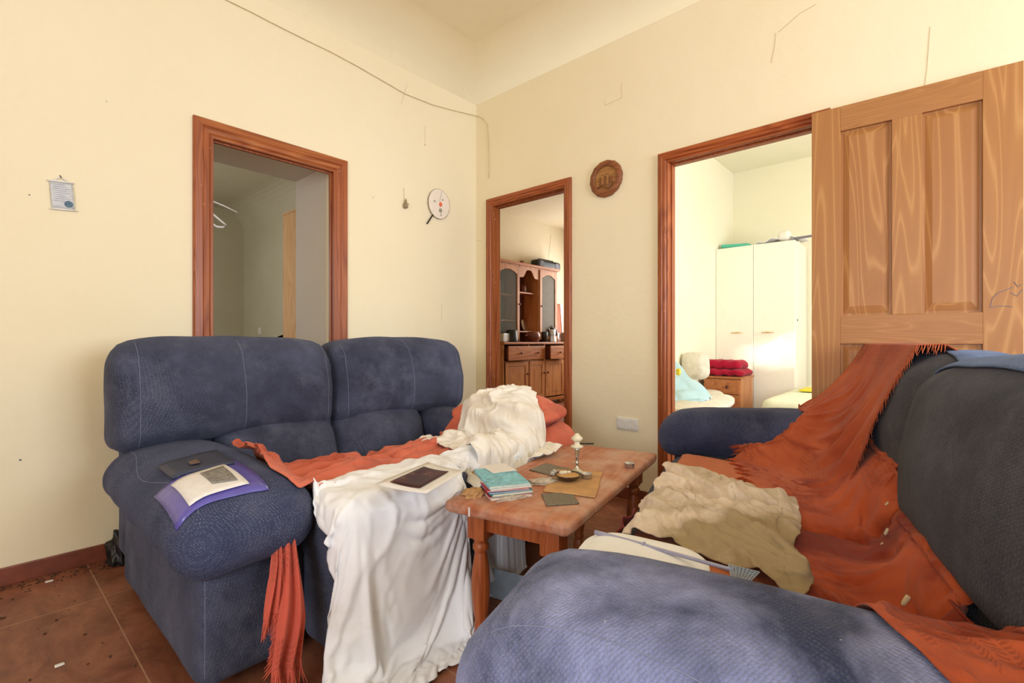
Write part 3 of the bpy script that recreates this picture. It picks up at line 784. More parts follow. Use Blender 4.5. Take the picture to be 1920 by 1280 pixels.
def laid(name, Q, nu, nv, bvh, off, mat, parent=None, wob=.01, edge=.02, relax=10, floor=0, sd=0, fold=None, calm=False):
    """sheet with outline Q (four xy corners, bilinear) laid on whatever is below"""
    Q = Q if callable(Q) else [Vector((q[0], q[1], 0)) for q in Q]; XY = [[None] * nv for _ in range(nu)]; H = np.zeros((nu, nv))
    for i in range(nu):
        for j in range(nv):
            u, v = i / (nu - 1), j / (nv - 1); p = quad_pt(Q, u, v)
            e = min(1, 6 * min(u, 1 - u, v, 1 - v)) if False else 1
            n1 = noise.noise(Vector((p.x * 7 + sd, p.y * 7, 0))); n2 = noise.noise(Vector((p.x * 7, p.y * 7 + sd, 5)))
            p = p + Vector((n1, n2, 0)) * edge; XY[i][j] = p; H[i, j] = drop(bvh, p.x, p.y, 1.6, floor)
    H = smooth_h(H, relax)
    P = [[Vector((XY[i][j].x, XY[i][j].y, H[i, j] + off + (min(1, .22 + 7 * min(i, nu - 1 - i, j, nv - 1 - j) / (nu - 1)) if calm else 1) * (wob * (1 + noise.noise(Vector((XY[i][j].x * 9 + sd, XY[i][j].y * 9, sd)))) + (fold(XY[i][j].x, XY[i][j].y) if fold else 0)))) for j in range(nv)] for i in range(nu)]
    return obj(name, grid_bm(P), mat, parent, True)
def path_sheet(name, fn, nu, nv, mat, parent=None):
    return obj(name, grid_bm([[Vector(fn(i / (nu - 1), j / (nv - 1))) for j in range(nv)] for i in range(nu)]), mat, parent, True)
def poly_at(pts, t):
    """point at fraction t along a polyline"""
    L = [0]
    for a, b in zip(pts, pts[1:]): L.append(L[-1] + math.dist(a, b))
    s = t * L[-1]
    for k in range(len(pts) - 1):
        if s <= L[k + 1] or k == len(pts) - 2:
            f = (s - L[k]) / max(1e-9, L[k + 1] - L[k]); return tuple(lerp(a, b, f) for a, b in zip(pts[k], pts[k + 1]))
def fringe(parent, o, idx, outward, length, mat, dens=3, seed=1, droop=.6):
    """loose threads along the vertices idx of cloth o"""
    rnd = random.Random(seed); bm = bmesh.new(); V = [o.data.vertices[i].co.copy() for i in idx]
    for a, b in zip(V, V[1:]):
        for k in range(dens):
            p = a.lerp(b, (k + rnd.random()) / dens); d = outward(p).normalized()
            L = length * rnd.uniform(.6, 1.15); q = [p]
            side = Vector((rnd.uniform(-1, 1), rnd.uniform(-1, 1), rnd.uniform(-.4, .4))) * .35
            for s in range(1, 4):
                q.append(q[-1] + (d + side * s * .35 + Vector((0, 0, -droop * s * .3))) * L / 3)
            tube(q, .0011, 4, bm, [1, .9, .8, .5])
    f = obj('fringe', bm, mat, parent); return f

S1c = [P1[k] for k in P1]
S2c = [P2[k] for k in P2]
# a plump cushion lying on the right arm of the left sofa, under the cloth
pillow = obj('cushion', rboxbm(.46, .52, .10, (.21, .23, .048), 22, (0, 0, .045), None, (0, 0, 0), 4, .006), 'salmon', None, True)
pillow.location = (1.86, 1.625, .610); pillow.rotation_euler = (0, R(-3), R(4))
tag(pillow, 'salmon striped cushion on the far arm of the left sofa, partly under white cloth', 'cushion')
bpy.context.view_layer.update()

b1 = surf(S1c)
# salmon throw: rear strip of the seats and up the far arm
salmon_root = thing('salmon_throw', (1.3, 1.9, .45), 'salmon pink throw bunched along the seat of the left sofa', 'throw')
salmon_root.location = (0, 0, 0)
salmon = laid('drape', [(.60, 1.42), (2.10, 1.325), (2.11, 2.02), (.66, 2.02)], 120, 64, b1, .006, 'salmon', salmon_root, .005, .02, 6, .3, 0, lambda x, y: ridges(x, y, .024, .2, 8, .3, 3) * max(0, min(1, (y - 1.62) / .1)))
# white sheet over the front of the seats down to the floor
def sheet_fn(u, v):
    x = lerp(lerp(.655, .50, min(1, v * 1.6)), 1.71, u)
    back = lerp(1.50, 1.60, u); st = 1 / (1 + math.exp(-(x - 1.12) / .035)); front = lerp(1.205, 1.335, st)
    xs = x + .0 * v
    top = .535 if x < 1.15 else .50
    flare = .16 * (1 - st)
    pts = [(back, top + .015), (front + .05, top + .035), (front - .015, top - .02), (front - .02 - flare * .25, .25), (front - .02 - flare * .7, .06), (front - .03 - flare * 1.05, .012)]
    y, z = poly_at(pts, v)
    fold = .016 * math.sin(x * 34 + 1.5 * math.sin(x * 11)) * min(1, max(0, v - .3) * 2.2) * (1.6 if x < .75 else .8)
    xs = x
    if x > 1.0: fold *= .6
    return (xs, y + fold, z)
sheet = path_sheet('white_sheet', sheet_fn, 110, 90, 'sheet')
tag(sheet, 'white sheet hanging to the floor over the front of the left sofa', 'sheet')
simulate([(salmon, dict(grow=.02, bend=.2, mass=.3)), (sheet, dict(grow=.035, bend=.25, mass=.3, selfc=False))], S1c + TABLE + [bpy.data.objects['floor'], pillow], 26)

# the sheet lies on top of the throw wherever the two meet
_b = surf([salmon])
for v in sheet.data.vertices:
    if v.co.y > 1.24:
        h = _b.ray_cast(Vector((v.co.x, v.co.y, 1.5)), Vector((0, 0, -1)))
        if h[0] is not None and h[0].z > v.co.z - .008: v.co.z = h[0].z + .008
# white bundle over the cushion
b1 = surf(S1c + TABLE + [pillow, salmon])
bundle = laid('white_cloth', [(1.34, 1.31), (1.68, 1.22), (1.99, 1.74), (1.50, 2.02)], 110, 110, b1, .013, 'sheet2', None, .006, .03, 30, .3, 3, lambda x, y: ridges(x, y, .018, 1.72, 8, .2, 8, 2.5), True)
tag(bundle, 'crumpled white cloth heaped over the salmon cushion on the far sofa arm', 'cloth')
# flat orange seat cover on the right sofa
b2 = surf(S2c)
def q2(*pts): return [tuple(S2(x, y, 0))[:2] for x, y in pts]
ocover = laid('seat_cover', q2((.40, .095), (1.66, .095), (1.66, .60), (.40, .60)), 90, 50, b2, .006, 'orange_flat', None, .002, .004, 3, .3)
tag(ocover, 'flat rust orange cover lying on the seat of the right sofa', 'seat cover')
# orange throw: part one falls from the top of the far back cushion
throw_root = thing('orange_throw', (0, 0, 0), 'orange waffle-weave throw hanging over the back and seat of the right sofa', 'throw')
LX = [(-.06, .70), (-.07, .74), (-.07, .72), (-.02, .70), (.10, .74), (.24, .80), (.36, .86)]
PATH = [(.99, .78), (.965, .90), (.89, .955), (.74, .945), (.64, .78), (.56, .64), (.42, .535), (.26, .52)]
def drape_fn(u, v):
    y, z = poly_at([(a, b) for a, b in PATH], v)
    k = v * (len(LX) - 1); i = min(int(k), len(LX) - 2); f = k - i
    xl, xr = lerp(LX[i][0], LX[i + 1][0], f), lerp(LX[i][1], LX[i + 1][1], f)
    x = lerp(xl, xr, u) + .01 * math.sin(v * 9)
    a = u * (1 + .3 * v)
    w = .020 * math.sin(a * 30 + v * 2.5) * min(1, max(0, v - .25) * 2.5)
    return S2(x, y - w * .8 - .012, z + abs(w) * .5 + .008)
drape1 = path_sheet('hanging_fold', drape_fn, 84, 110, 'orange_up', throw_root)
b2 = surf([P2[k] for k in P2 if k[:4] not in ('back',)] + [ocover])
def lie(u, v):
    x = lerp(.40, 2.07, u)
    f = np.interp(x, (.4, .75, 1.56, 1.8, 2.07), (.30, .43, .42, .50, .57)); r = np.interp(x, (.4, 1.1, 1.6, 2.07), (.78, .75, .70, .66))
    p = S2(x, lerp(f, r, v), 0); return Vector((p.x, p.y, 0))
drape2 = laid('lying_fold', lie, 150, 44, b2, .010, 'orange', throw_root, .010, .02, 8, .35, 9, lambda x, y: ridges(x, y, .018, .25, 7, .3, 5))
simulate([(drape1, dict(grow=.02, bend=.2, mass=.3, pin=[i * 110 + j for i in range(84) for j in range(30)])), (drape2, dict(grow=.02, bend=.15, mass=.3))],
         S1c + [P2[k] for k in P2] + TABLE + [pillow, salmon, ocover, bpy.data.objects['wall_right']], 24)
b2 = surf(S2c + [ocover, drape1, drape2])
LQ = q2((1.40, .075), (.67, .065), (.87, .47), (1.55, .45))
linen = laid('linen_cloth', LQ, 100, 100, b2, .010, 'linen', None, .012, .03, 8, .35, 5, lambda x, y: ridges(x, y, .022, 1.10, 7, .14, 11, 3.0) + ridges(x, y, .008, .3, 12, .4, 2, 3) * max(0, min(1, (.66 - y) / .1)), True)
tag(linen, 'stained beige linen cloth crumpled on the seat of the right sofa', 'cloth')
end_colliders()
def wrinkle(o, d, amp, sc, stretch=.2, p=2.5, sd=0, mask=None):
    """creases pushed outwards along the cloth's normal, running in direction d"""
    d = Vector(d).normalized(); me = o.data; N = [v.normal.copy() for v in me.vertices]
    flip = -1 if sum(n.z for n in N) < 0 else 1
    for v, n in zip(me.vertices, N):
        q = v.co - d * (v.co.dot(d)) * (1 - stretch); w = Vector((noise.noise(v.co * 4), noise.noise(v.co * 4 + Vector((9, 0, 0))), 0)) * .03; q = (q + w) * sc + Vector((sd, 0, 0))
        t = (1 - min(1, abs(noise.noise(q)) * 2.6)) ** p + .45 * (1 - min(1, abs(noise.noise(q * 2.2 + Vector((0, sd, 3)))) * 2.6)) ** p
        v.co += n * flip * amp * t * (mask(v.co) if mask else 1)
clamp = lambda a: max(0, min(1, a))
wrinkle(salmon, (1, .12, 0), .034, 10, .2, 2.0, 3, lambda c: clamp((c.y - 1.56) / .12) * clamp((2.0 - c.x) / .1 + .3))
wrinkle(bundle, (.25, -.85, -.45), .024, 10, .16, 2.4, 8)
wrinkle(sheet, (-.2, .25, -1), .012, 9, .12, 2.4, 5, lambda c: .25 + .75 * clamp((c.z - .25) / .2))
wrinkle(linen, (-.5, -.85, 0), .022, 8, .07, 3.4, 11)
wrinkle(linen, (.9, -.3, 0), .006, 14, .3, 2.4, 4, lambda c: clamp((.68 - c.y) / .1))
for o in (salmon, sheet, bundle, drape1, drape2, linen): finish_cloth(o)
finish_cloth(ocover, .004, 0)

# ------------------------------------------------------------------ where a sight line from the doorway side meets a surface
def hit(px, py, bvh):
    r = ray(px); d = Vector((r[0], r[1], (640 - py) / FPX)).normalized()
    h = bvh.ray_cast(Vector((0, 0, CH)), d); return h[0], h[1]
ALLSOFT = surf(S1c + S2c + TABLE + [salmon, sheet, bundle, ocover, drape1, drape2, linen, pillow, bpy.data.objects['floor']])

# fringes of the throws
oi = lambda nu, nv, i=None, j=None: [i * nv + jj for jj in range(nv)] if j is None else [ii * nv + j for ii in range(nu)]
def edge_fringe(cl, idx, outward, length, mat, par, dens=2, seed=1, droop=.6):
    return fringe(par, cl, idx, outward, length, mat, dens, seed, droop)
ux = (sofa2.matrix_world.to_3x3() @ Vector((1, 0, 0))); uy = (sofa2.matrix_world.to_3x3() @ Vector((0, 1, 0)))
edge_fringe(drape1, [83 * 110 + j for j in range(22, 105)], lambda p: ux * .8 - uy * .3 + Vector((0, 0, -.5)), .030, 'orange_up', throw_root, 3, 3, .7)
edge_fringe(drape2, [i * 44 for i in range(88, 112)], lambda p: -uy * .9 + Vector((0, 0, -.1)), .024, 'orange', throw_root, 3, 5, .4)
edge_fringe(drape1, [i * 110 + 109 for i in range(84)], lambda p: -uy, .03, 'orange', throw_root, 3, 8, .4)

# salmon tail hanging in front of the near arm of the left sofa
def tail_fn(u, v):
    z = lerp(.43, .11, v); w = lerp(.009, .038, min(1, v * 1.5)); x = .592 + (u - .5) * 2 * w - .030 * v
    return (x + .020 * (1 - v) ** 2, 1.318 + .085 * (1 - v) ** 4 + .012 * math.sin(u * 13 + v * 3) * (.2 + v) + .01 * math.sin(v * 7) - .02 * v, z + .012 * math.sin(u * 9))
tail = path_sheet('hanging_tail', tail_fn, 40, 60, 'salmon_tail', salmon_root); finish_cloth(tail)
def tail2_fn(u, v):
    z = lerp(.40, .24, v); w = lerp(.010, .026, v); x = .548 + (u - .5) * 2 * w - .01 * v
    return (x + .03 * (1 - v) ** 2, 1.335 + .07 * (1 - v) ** 3 + .012 * math.sin(u * 14 + v * 3) - .01 * v, z + .02 * u)
tail2 = path_sheet('hanging_tail', tail2_fn, 24, 40, 'salmon_tail', salmon_root); finish_cloth(tail2)
edge_fringe(tail, [i * 60 + 59 for i in range(40)], lambda p: Vector((0, 0, -1)), .075, 'salmon_tail', salmon_root, 4, 2, .2)
edge_fringe(tail, [j for j in range(4, 60)], lambda p: Vector((-.9, -.1, -.4)), .018, 'salmon_tail', salmon_root, 2, 4, .5)
edge_fringe(tail2, [i * 40 + 39 for i in range(24)], lambda p: Vector((-.2, 0, -1)), .04, 'salmon_tail', salmon_root, 4, 6, .2)

# pale denim covers over the back of the right sofa
b2 = surf([P2['back0'], P2['back1'], P2['back_shell']])
for k, (xa, xb, ya, lab) in enumerate(((.70, 1.02, .84, 'pale blue denim cover on the far back cushion of the right sofa'), (1.035, 2.03, .765, 'pale blue denim cover on the near back cushion of the right sofa'))):
    c = laid('denim_cover', q2((xa, ya + .05 * (k == 0)), (xb, ya), (xb, .985), (xa, .985)), 50, 26, b2, .004, 'denim_light', None, .002, .003, 2, .6, k)
    tag(c, lab, 'cover'); finish_cloth(c, .004, 0)

# ------------------------------------------------------------------ things on the left sofa
bs = surf(S1c + [sheet, salmon, bundle])
def flat_sheet(name, corners, mat, parent=None, off=.004, n=8, th=.0015, bv=None, relax=30, wob=.0006, local=True):
    o = laid(name, corners, n, n, bv or bs, off, mat, parent, wob, 0, relax, .3)
    m = o.modifiers.new('thickness', 'SOLIDIFY'); m.thickness = th; return o
AZ = .555
def TT(pts, z): return [T(px, py, z) for px, py in pts]
sl = thing('plastic_sleeve', (0, 0, 0), 'violet plastic sleeve holding a printed sheet on the near arm of the left sofa', 'folder')
flat_sheet('sleeve', TT([(288, 912), (330, 948), (505, 914), (440, 880)], AZ), 'violet', sl, .006, 12, .002)
pp = flat_sheet('printed_sheet', TT([(320, 908), (355, 934), (468, 911), (420, 887)], AZ + .008), 'paper', sl, .012, 10, .001)
flat_sheet('grey_photo', TT([(375, 899), (398, 913), (446, 907), (418, 889)], AZ + .012), 'paper_grey', pp, .0145, 8, .0008)
bk = flat_sheet('booklet', TT([(295, 877), (322, 898), (440, 882), (408, 862)], AZ + .012), 'navy_book', None, .014, 8, .009)
tag(bk, 'dark navy booklet with faint gold emblem on the near sofa arm', 'booklet')
flat_sheet('gold_emblem', TT([(352, 876), (358, 881), (376, 879), (369, 872)], AZ + .02), 'gold', bk, .0195, 6, .0005, surf([P1['pad0']]))
def rigid(name, px4, z, mat, parent=None, lift=0, bend=.004):
    q = [Vector((*T(px, py, z), 0)) for px, py in px4]; n = 9
    P = [[(lambda p, u, v: (p.x, p.y, z + lift + bend * (2 * u - 1) ** 2))(quad_pt(q, i / (n - 1), j / (n - 1)), i / (n - 1), j / (n - 1)) for j in range(n)] for i in range(n)]
    o = obj(name, grid_bm(P), mat, parent, True); o.modifiers.new('thickness', 'SOLIDIFY').thickness = .001; return o
ph = rigid('photo_print', [(703, 909), (800, 927), (872, 884), (803, 868)], .558, 'paper')
tag(ph, 'white bordered print with a dark picture lying on the left sofa', 'print')
MP = cloth_mat('dark_picture', (52, 22, 22), (96, 50, 42), (190, 130, 96), 26, (.62, .78))
rigid('picture', [(731, 905.5), (787, 917), (841, 886), (795, 877)], .558, MP, ph, .0022, .003)

# ------------------------------------------------------------------ things on the coffee table
def put(name, px, py, z=TZ): x, y = T(px, py, z); return (x, y, z)
def booklet(z, h, ang, dx, dy, mat, label, w=.135, l=.215, name='booklet', tilt=0):
    cx, cy = T(940, 905, .50); t = thing(name, (cx + dx, cy + dy, z), label, 'booklet', R(ang), 'booklets piled on the coffee table', (tilt, 0, R(ang)))
    bm = bmesh.new(); bx(bm, -w / 2 + .001, w / 2 - .001, -l / 2 + .001, l / 2 - .001, .0008, h - .0008); obj('pages', bm, 'pages', t)
    bm = bmesh.new(); bx(bm, -w / 2, w / 2, -l / 2, l / 2, h - .0008, h); bx(bm, -w / 2, w / 2, -l / 2, l / 2, 0, .0008); bx(bm, -w / 2 - .0006, -w / 2, -l / 2, l / 2, 0, h)
    obj('cover', bm, mat, t); return t
z = TZ + .001
for h, a, dx, dy, mt, lb in ((.006, -29, 0, 0, 'paper', 'white booklet at the bottom of the pile on the coffee table'),
                             (.0035, -31, .002, .002, 'red', 'thin red-edged booklet near the bottom of the pile on the table'),
                             (.008, -28, .003, 0, 'teal2', 'green booklet in the lower half of the pile on the table'),
                             (.004, -30, -.002, .003, 'blue', 'blue booklet in the middle of the pile on the table'),
                             (.004, -33, .001, .006, 'red', 'reddish leaflet above the blue booklet in the pile'),
                             (.005, -30, .006, .004, 'paper', 'white booklet just beneath the turquoise one'),
                             (.007, -31, .006, .008, 'teal', 'turquoise map booklet near the top of the pile')):
    booklet(z, h, a, dx, dy, mt, lb); z += h + .0004
cx, cy = T(935, 878, z)
o = box('paper_slip', -.045, .045, -.055, .055, 0, .0012, 'paper'); o.location = (cx, cy, z + .001); o.rotation_euler = (0, 0, R(-22))
tag(o, 'white paper slip lying on top of the booklet pile', 'paper')
for k, (px, py, rz) in enumerate(((905, 893, 30), (915, 890, 36), (926, 896, 41))):
    cx, cy = T(px, py, .50); bm = bmesh.new(); P = [[(-.05 + .02 * i / 4, -.10 + .2 * j / 6, .010 + .028 * (i / 4) + .004 * math.sin(j)) for j in range(7)] for i in range(5)]
    o = obj('loose_leaf', grid_bm(P), ('pages', 'paper', 'card')[k], None, True); o.location = (cx, cy, TZ - .008); o.rotation_euler = (0, 0, R(-58 + k * 5 + 30))
    o.modifiers.new('s', 'SOLIDIFY').thickness = .0012
    tag(o, ('cream loose leaf at the outer left of the booklet pile', 'white loose leaf slanting beside the booklet pile', 'brown loose leaf leaning on the booklet pile')[k], 'paper')
cb = laid('brown_card', TT([(1017, 920), (1116, 932), (1131, 884), (1044, 879)], TZ + .004), 30, 24, surf(TABLE), .0035, 'card', None, .0012, .006, 0, .4)
cb.modifiers.new('s', 'SOLIDIFY').thickness = .003; tag(cb, 'brown torn card mat on the table under the ashtray dish', 'card')
t = thing('dish', put('d', 1065, 902), 'small dark glass dish full of yellowish ash on the card', 'dish'); t.location.z += .008
obj('bowl', lathe([(0, 0), (.030, 0), (.044, .012), (.049, .018), (.046, .018), (.040, .010), (0, .006)], 40), 'glass_dark', t, True)
obj('ash', lathe([(.044, .014), (.03, .017), (.012, .019), (0, .019)], 32, wob=.1), 'powder', t, True)
for k, (dx, dy, r) in enumerate(((.0, .012, .008), (.012, .004, .006), (-.012, .016, .009))):
    o = obj('candle_stub', rboxbm(r * 2, r * 2.2, r * 1.2, r * .5, 5, c=(dx, dy, .022), lump=.002, seed=k), 'wax', t, True)
t = thing('candlestick', put('c', 1082, 890), 'tarnished silver candlestick with two wax-filled cups on the table', 'candlestick'); t.location.z += .006
obj('stem', lathe([(.0, 0), (.030, 0), (.031, .003), (.024, .007), (.012, .014), (.006, .026), (.005, .034), (.008, .037), (.005, .041), (.0045, .055), (.007, .058), (.006, .062), (.010, .085), (.012, .092), (.004, .096)], 32), 'silver', t, True)
obj('drip_cup', lathe([(.008, .090), (.022, .096), (.023, .101), (.012, .103), (.009, .112), (.010, .118)], 28, wob=.1), 'wax', t, True)
obj('drip_cup', lathe([(.010, .116), (.020, .123), (.021, .131), (.014, .136), (.006, .146), (0, .147)], 28, wob=.12), 'wax', t, True)
for px, py, lb, dz in ((1100, 899, 'small metal tealight cup beside the candlestick base', .006), (1180, 876, 'small metal tealight cup alone near the right table edge', .001)):
    t = thing('tealight', put('t', px, py), lb, 'tealight'); t.location.z += dz
    obj('metal_cup', lathe([(0, 0), (.018, 0), (.019, .001), (.0195, .016), (.0205, .017), (.0188, .0165), (.018, .003), (0, .003)], 32), 'alu', t, True)
    obj('wax', lathe([(.0178, .006), (0, .0065)], 24), 'wax', t)
for nm, q, lb in (('mat', [(1015, 925), (1025, 947), (1086, 943), (1072, 923)], 'grey perforated mat by the front of the card on the table'),
                  ('mat', [(992, 880), (1058, 896), (1076, 880), (1024, 868)], 'grey perforated mat behind the card on the table')):
    o = flat_sheet('perforated_mat', TT(q, TZ + .004), 'grey_pack', None, .004, 12, .003, surf(TABLE), 0); tag(o, lb, 'mat', None)
a = put('p', 1078, 833); b = put('p', 1113, 833)
o = obj('dark_pencil', tube([(a[0], a[1], TZ + .004), (b[0], b[1], TZ + .004)], .0035, 8), 'black'); tag(o, 'dark short pencil at the far end of the table', 'pencil')
# crumpled tissue and fluff beside the booklets
def lump(name, px, py, sx, sy, sz, mat, label, cat, z=TZ, sd=0, rz=0):
    x, y = T(px, py, z); bm = bmesh.new(); bmesh.ops.create_icosphere(bm, subdivisions=4, radius=1)
    for v in bm.verts:
        n = noise.noise(v.co * 2.2 + Vector((sd, 0, 0))) + .5 * noise.noise(v.co * 5 + Vector((sd, 3, 0))); v.co *= 1 + .45 * n
        v.co = Vector((v.co.x * sx, v.co.y * sy, max(-.2, v.co.z) * sz))
    o = obj(name, bm, mat, None, True); o.location = (x, y, z + .2 * sz); o.rotation_euler = (0, 0, rz); tag(o, label, cat); return o
lump('tissue', 1018, 905, .055, .030, .012, 'lint', 'crumpled greyish tissue lying between the booklets and the card', 'tissue', sd=3, rz=-.5)
lump('tissue', 965, 934, .055, .014, .009, 'lint', 'dusty grey tissue scrap in front of the booklet pile', 'tissue', sd=6, rz=-.3)
lump('tissue', 890, 925, .045, .035, .012, 'card', 'brownish crumpled paper left of the booklets at the table corner', 'paper', sd=9, rz=.5)
lump('foil', 1040, 888, .020, .012, .012, 'alu', 'small crumpled foil piece behind the dish', 'foil', TZ + .008, 12)
# white sticker on the table edge
bm = bmesh.new(); bx(bm, -.0004, .0004, -.003, .003, -.014, .014)
o = obj('paper_sticker', bm, 'paper', table); o.location = (-.0006, TW - .10, TZ - .022); o['label'] = 'small white sticker'

# board and maroon cloth below the table
o = box('board', 0, .012, 0, .42, 0, .10, 'bluegrey', None, .002); o.location = (1.40, .93, .003); o.rotation_euler = (0, R(38), R(14))
tag(o, 'pale blue grey board leaning under the coffee table', 'board')
P = [[S2(lerp(1.16, 1.62, i / 40), -.005 + .05 * (1 - j / 16) + .010 * math.sin(i * .55 + j * .1), lerp(.475, .26, j / 16) + .006 * math.sin(i * .9)) for j in range(17)] for i in range(41)]
o = obj('maroon_cloth', grid_bm(P), 'maroon', None, True); finish_cloth(o); tag(o, 'dark maroon cloth hanging at the seat front of the right sofa', 'cloth')

# ------------------------------------------------------------------ things on the right sofa
_p = S2(1.565, .145, 0); o = obj('cushion', rboxbm(.24, .27, .045, (.09, .08, .022), 16, (0, 0, .012), seed=2), 'sheet', None, True); o.location = (_p.x, _p.y, .497); o.rotation_euler = (R(2), 0, R(15))
tag(o, 'flat white cushion tucked against the near arm of the right sofa', 'cushion')
br = surf([linen, ocover, drape1, drape2] + S2c)
t = thing('fly_swatter', (0, 0, 0), 'lilac plastic fly swatter lying across the seat of the right sofa', 'fly swatter')
pts = []
for k in range(13):
    f = k / 12; px, py = lerp(1116, 1372, f), lerp(999, 1070, f) + 3 * math.sin(f * 3); h = T(px, py, .525); pts.append((h[0], h[1], .527 + .004 * math.sin(f * 3)))
obj('handle', tube(pts, .0052, 8, None, [1.1] * 5 + [.8] * 8), 'lilac', t, True)
obj('grip_ring', tube([Vector(pts[4]).lerp(Vector(pts[5]), .2), Vector(pts[4]).lerp(Vector(pts[5]), .35)], .0075, 10), 'lilac', t, True)
c = [Vector((*T(px, py, .525), .527)) for px, py in ((1366, 1060), (1424, 1074), (1402, 1096), (1372, 1086))]
bm = bmesh.new()
for k in range(9):
    f = k / 8; tube([c[0].lerp(c[1], f), c[3].lerp(c[2], f)], .0011, 4, bm); tube([c[0].lerp(c[3], f), c[1].lerp(c[2], f)], .0011, 4, bm)
obj('mesh_head', bm, 'bluegrey', t)
# pale saucer-like print behind the linen
o = flat_sheet('magazine', TT([(1240, 884), (1330, 904), (1345, 888), (1262, 872)], .50), 'pages', None, .006, 8, .002, surf([ocover] + S2c)); tag(o, 'pale paper with an orange strip beyond the linen on the right sofa', 'paper')
flat_sheet('orange_strip', TT([(1290, 889), (1325, 897), (1330, 893), (1296, 885)], .51), 'foam', o, .009, 6, .0006, surf([ocover] + S2c), 6)
WHERE = ('near the top right of the orange throw', 'midway down the orange throw', 'just below the middle of the orange throw', 'low on the orange throw beside the near arm')
for k, (px, py, L) in enumerate(((1664, 945, .012), (1664, 997, .018), (1655, 1020, .007), (1700, 1127, .022))):
    p, n = hit(px, py, ALLSOFT)
    if p is None: continue
    o = obj('crumb', rboxbm(L, L * .4, L * .35, L * .12, 3, lump=.002, seed=k), 'crumb', None, True); o.location = p + n * .002
    o.rotation_euler = (n.to_track_quat('Z', 'X')).to_euler(); tag(o, 'small pale foam crumb ' + WHERE[k], 'crumb', 'foam crumbs on the orange throw')

# ------------------------------------------------------------------ floor debris
rnd = random.Random(4); bm = bmesh.new()
for k in range(420):
    if k < 300: x, y = rnd.uniform(-.2, .5), YA - .02 - abs(rnd.gauss(0, .05))
    else: x, y = rnd.uniform(-.4, .9), rnd.uniform(.9, 2.7)
    r = rnd.uniform(.0012, .0045); bmesh.ops.create_icosphere(bm, subdivisions=1, radius=r, matrix=Matrix.Translation((x, y, r * .5)) @ Matrix.Rotation(rnd.random() * 6, 4, 'Z') @ Matrix.Diagonal((1.6, 1, .5, 1)))
o = obj('floor_dirt', bm, 'dirt'); tag(o, 'scattered dark dirt crumbs along the left skirting', 'dirt', kind='stuff')
o = lump('bag', 226, 1052, .045, .06, .11, 'black', 'small dark rounded object on the floor behind the near end of the left sofa', 'bag', 0.0, 21)  # dark rounded lump, its kind left open
for k, (px, py, r, lb) in enumerate(((92, 1090, .012, 'white paint chip on the floor at the foot of the left skirting'), (112, 1247, .011, 'white paint chip on the open floor in the lower left corner'))):
    x, y = T(px, py, 0); o = obj('paint_chip', rboxbm(r * 2, r * 1.4, .003, .0012, 4, seed=k + 3), 'white_plastic', None, True); o.location = (x, y, .002); tag(o, lb, 'paint chip')

# ------------------------------------------------------------------ hallway things
struct_out = box('wall_outlet', -.003, 0, -.04, .04, -.04, .04, 'white_plastic'); struct_out.location = (2.45, onX(487, 620, 2.45)[1], onX(487, 620, 2.45)[2]); tag(struct_out, 'white outlet cover on the hallway wall seen through the left doorway', 'outlet')
t = thing('wardrobe', (2.0, 4.22, 0), 'tall pale pine cupboard seen edge-on through the left doorway', 'wardrobe')
box('side_panel', 0, .02, 0, .50, 0, 2.17, 'pale_pine', t, .002); box('front_panel', .02, .44, 0, .02, 0, 2.17, 'pale_pine', t); box('cornice', -.006, .44, -.006, .506, 2.17, 2.19, 'pale_pine', t, .002)
P = []
for i in range(25):
    u = i / 24; P.append([(2.06 + .38 * u, 5.10, 0), (2.06 + .38 * u, 5.10, .92 + .16 * (math.sin(u * math.pi) ** .6) + .012 * math.sin(u * 18))])
bm = grid_bm(P); bmesh.ops.solidify(bm, geom=bm.faces[:], thickness=.03)
o = obj('headboard', bm, 'dark_wood'); tag(o, 'dark carved wooden headboard top behind the hallway cupboard', 'headboard')
t = thing('coat_hanger', (0, 0, 0), 'white plastic coat hanger hanging inside the left doorway', 'hanger')
q = [onY(px, py, 3.18) for px, py in ((385, 372), (398, 377), (420, 386), (445, 398))]
obj('hanger_arm', tube(q, .005, 8, None, [1, 1, .9, .5]), 'white_plastic', t, True)
q = [onY(px, py, 3.10) for px, py in ((388, 392), (402, 404), (416, 416), (424, 422), (418, 426), (406, 425), (396, 418), (388, 410))]
obj('hanger_bar', tube(q, .0065, 8), 'white_plastic', t, True)
obj('hook', tube([(.79, 3.15, 1.86), (.83, 3.15, 1.865), (.86, 3.16, 1.84), q and onY(385, 372, 3.18)], .003, 6), 'white_plastic', t, True)

# ------------------------------------------------------------------ kitchen things
h = thing('dresser', (4.90, 4.52, 0), 'pine kitchen dresser with glazed upper doors seen through the middle doorway', 'dresser')
X0, X1 = 0, 1.46
bm = bmesh.new(); bx(bm, X0, X0 + .02, .01, .48, .07, .93, .002); bx(bm, X1 - .02, X1, .01, .48, .07, .93, .002); bx(bm, X0, X1, .01, .48, .07, .11, .002); bx(bm, X0 + .02, X1 - .02, .46, .48, .07, .93); bx(bm, X0 + .02, X1 - .02, .02, .46, .685, .695); bx(bm, .548, .562, .01, .46, .10, .93); bx(bm, .918, .945, .01, .46, .10, .93)
obj('carcass', bm, 'hutch', h); box('plinth', X0 - .01, X1 + .01, -.012, .48, .06, .10, 'hutch_top', h, .004)
box('worktop', X0 - .02, X1 + .04, -.03, .49, .93, .962, 'hutch_top', h, .006)
def knob(par, x, y, z, mat='dark_wood'):
    obj('knob', lathe([(.006, 0), (.006, .012), (.016, .018), (.017, .026), (.010, .032), (0, .033)], 14, None, Matrix.Translation((x, y, z)) @ Matrix.Rotation(R(90), 4, 'X')), mat, par, True)
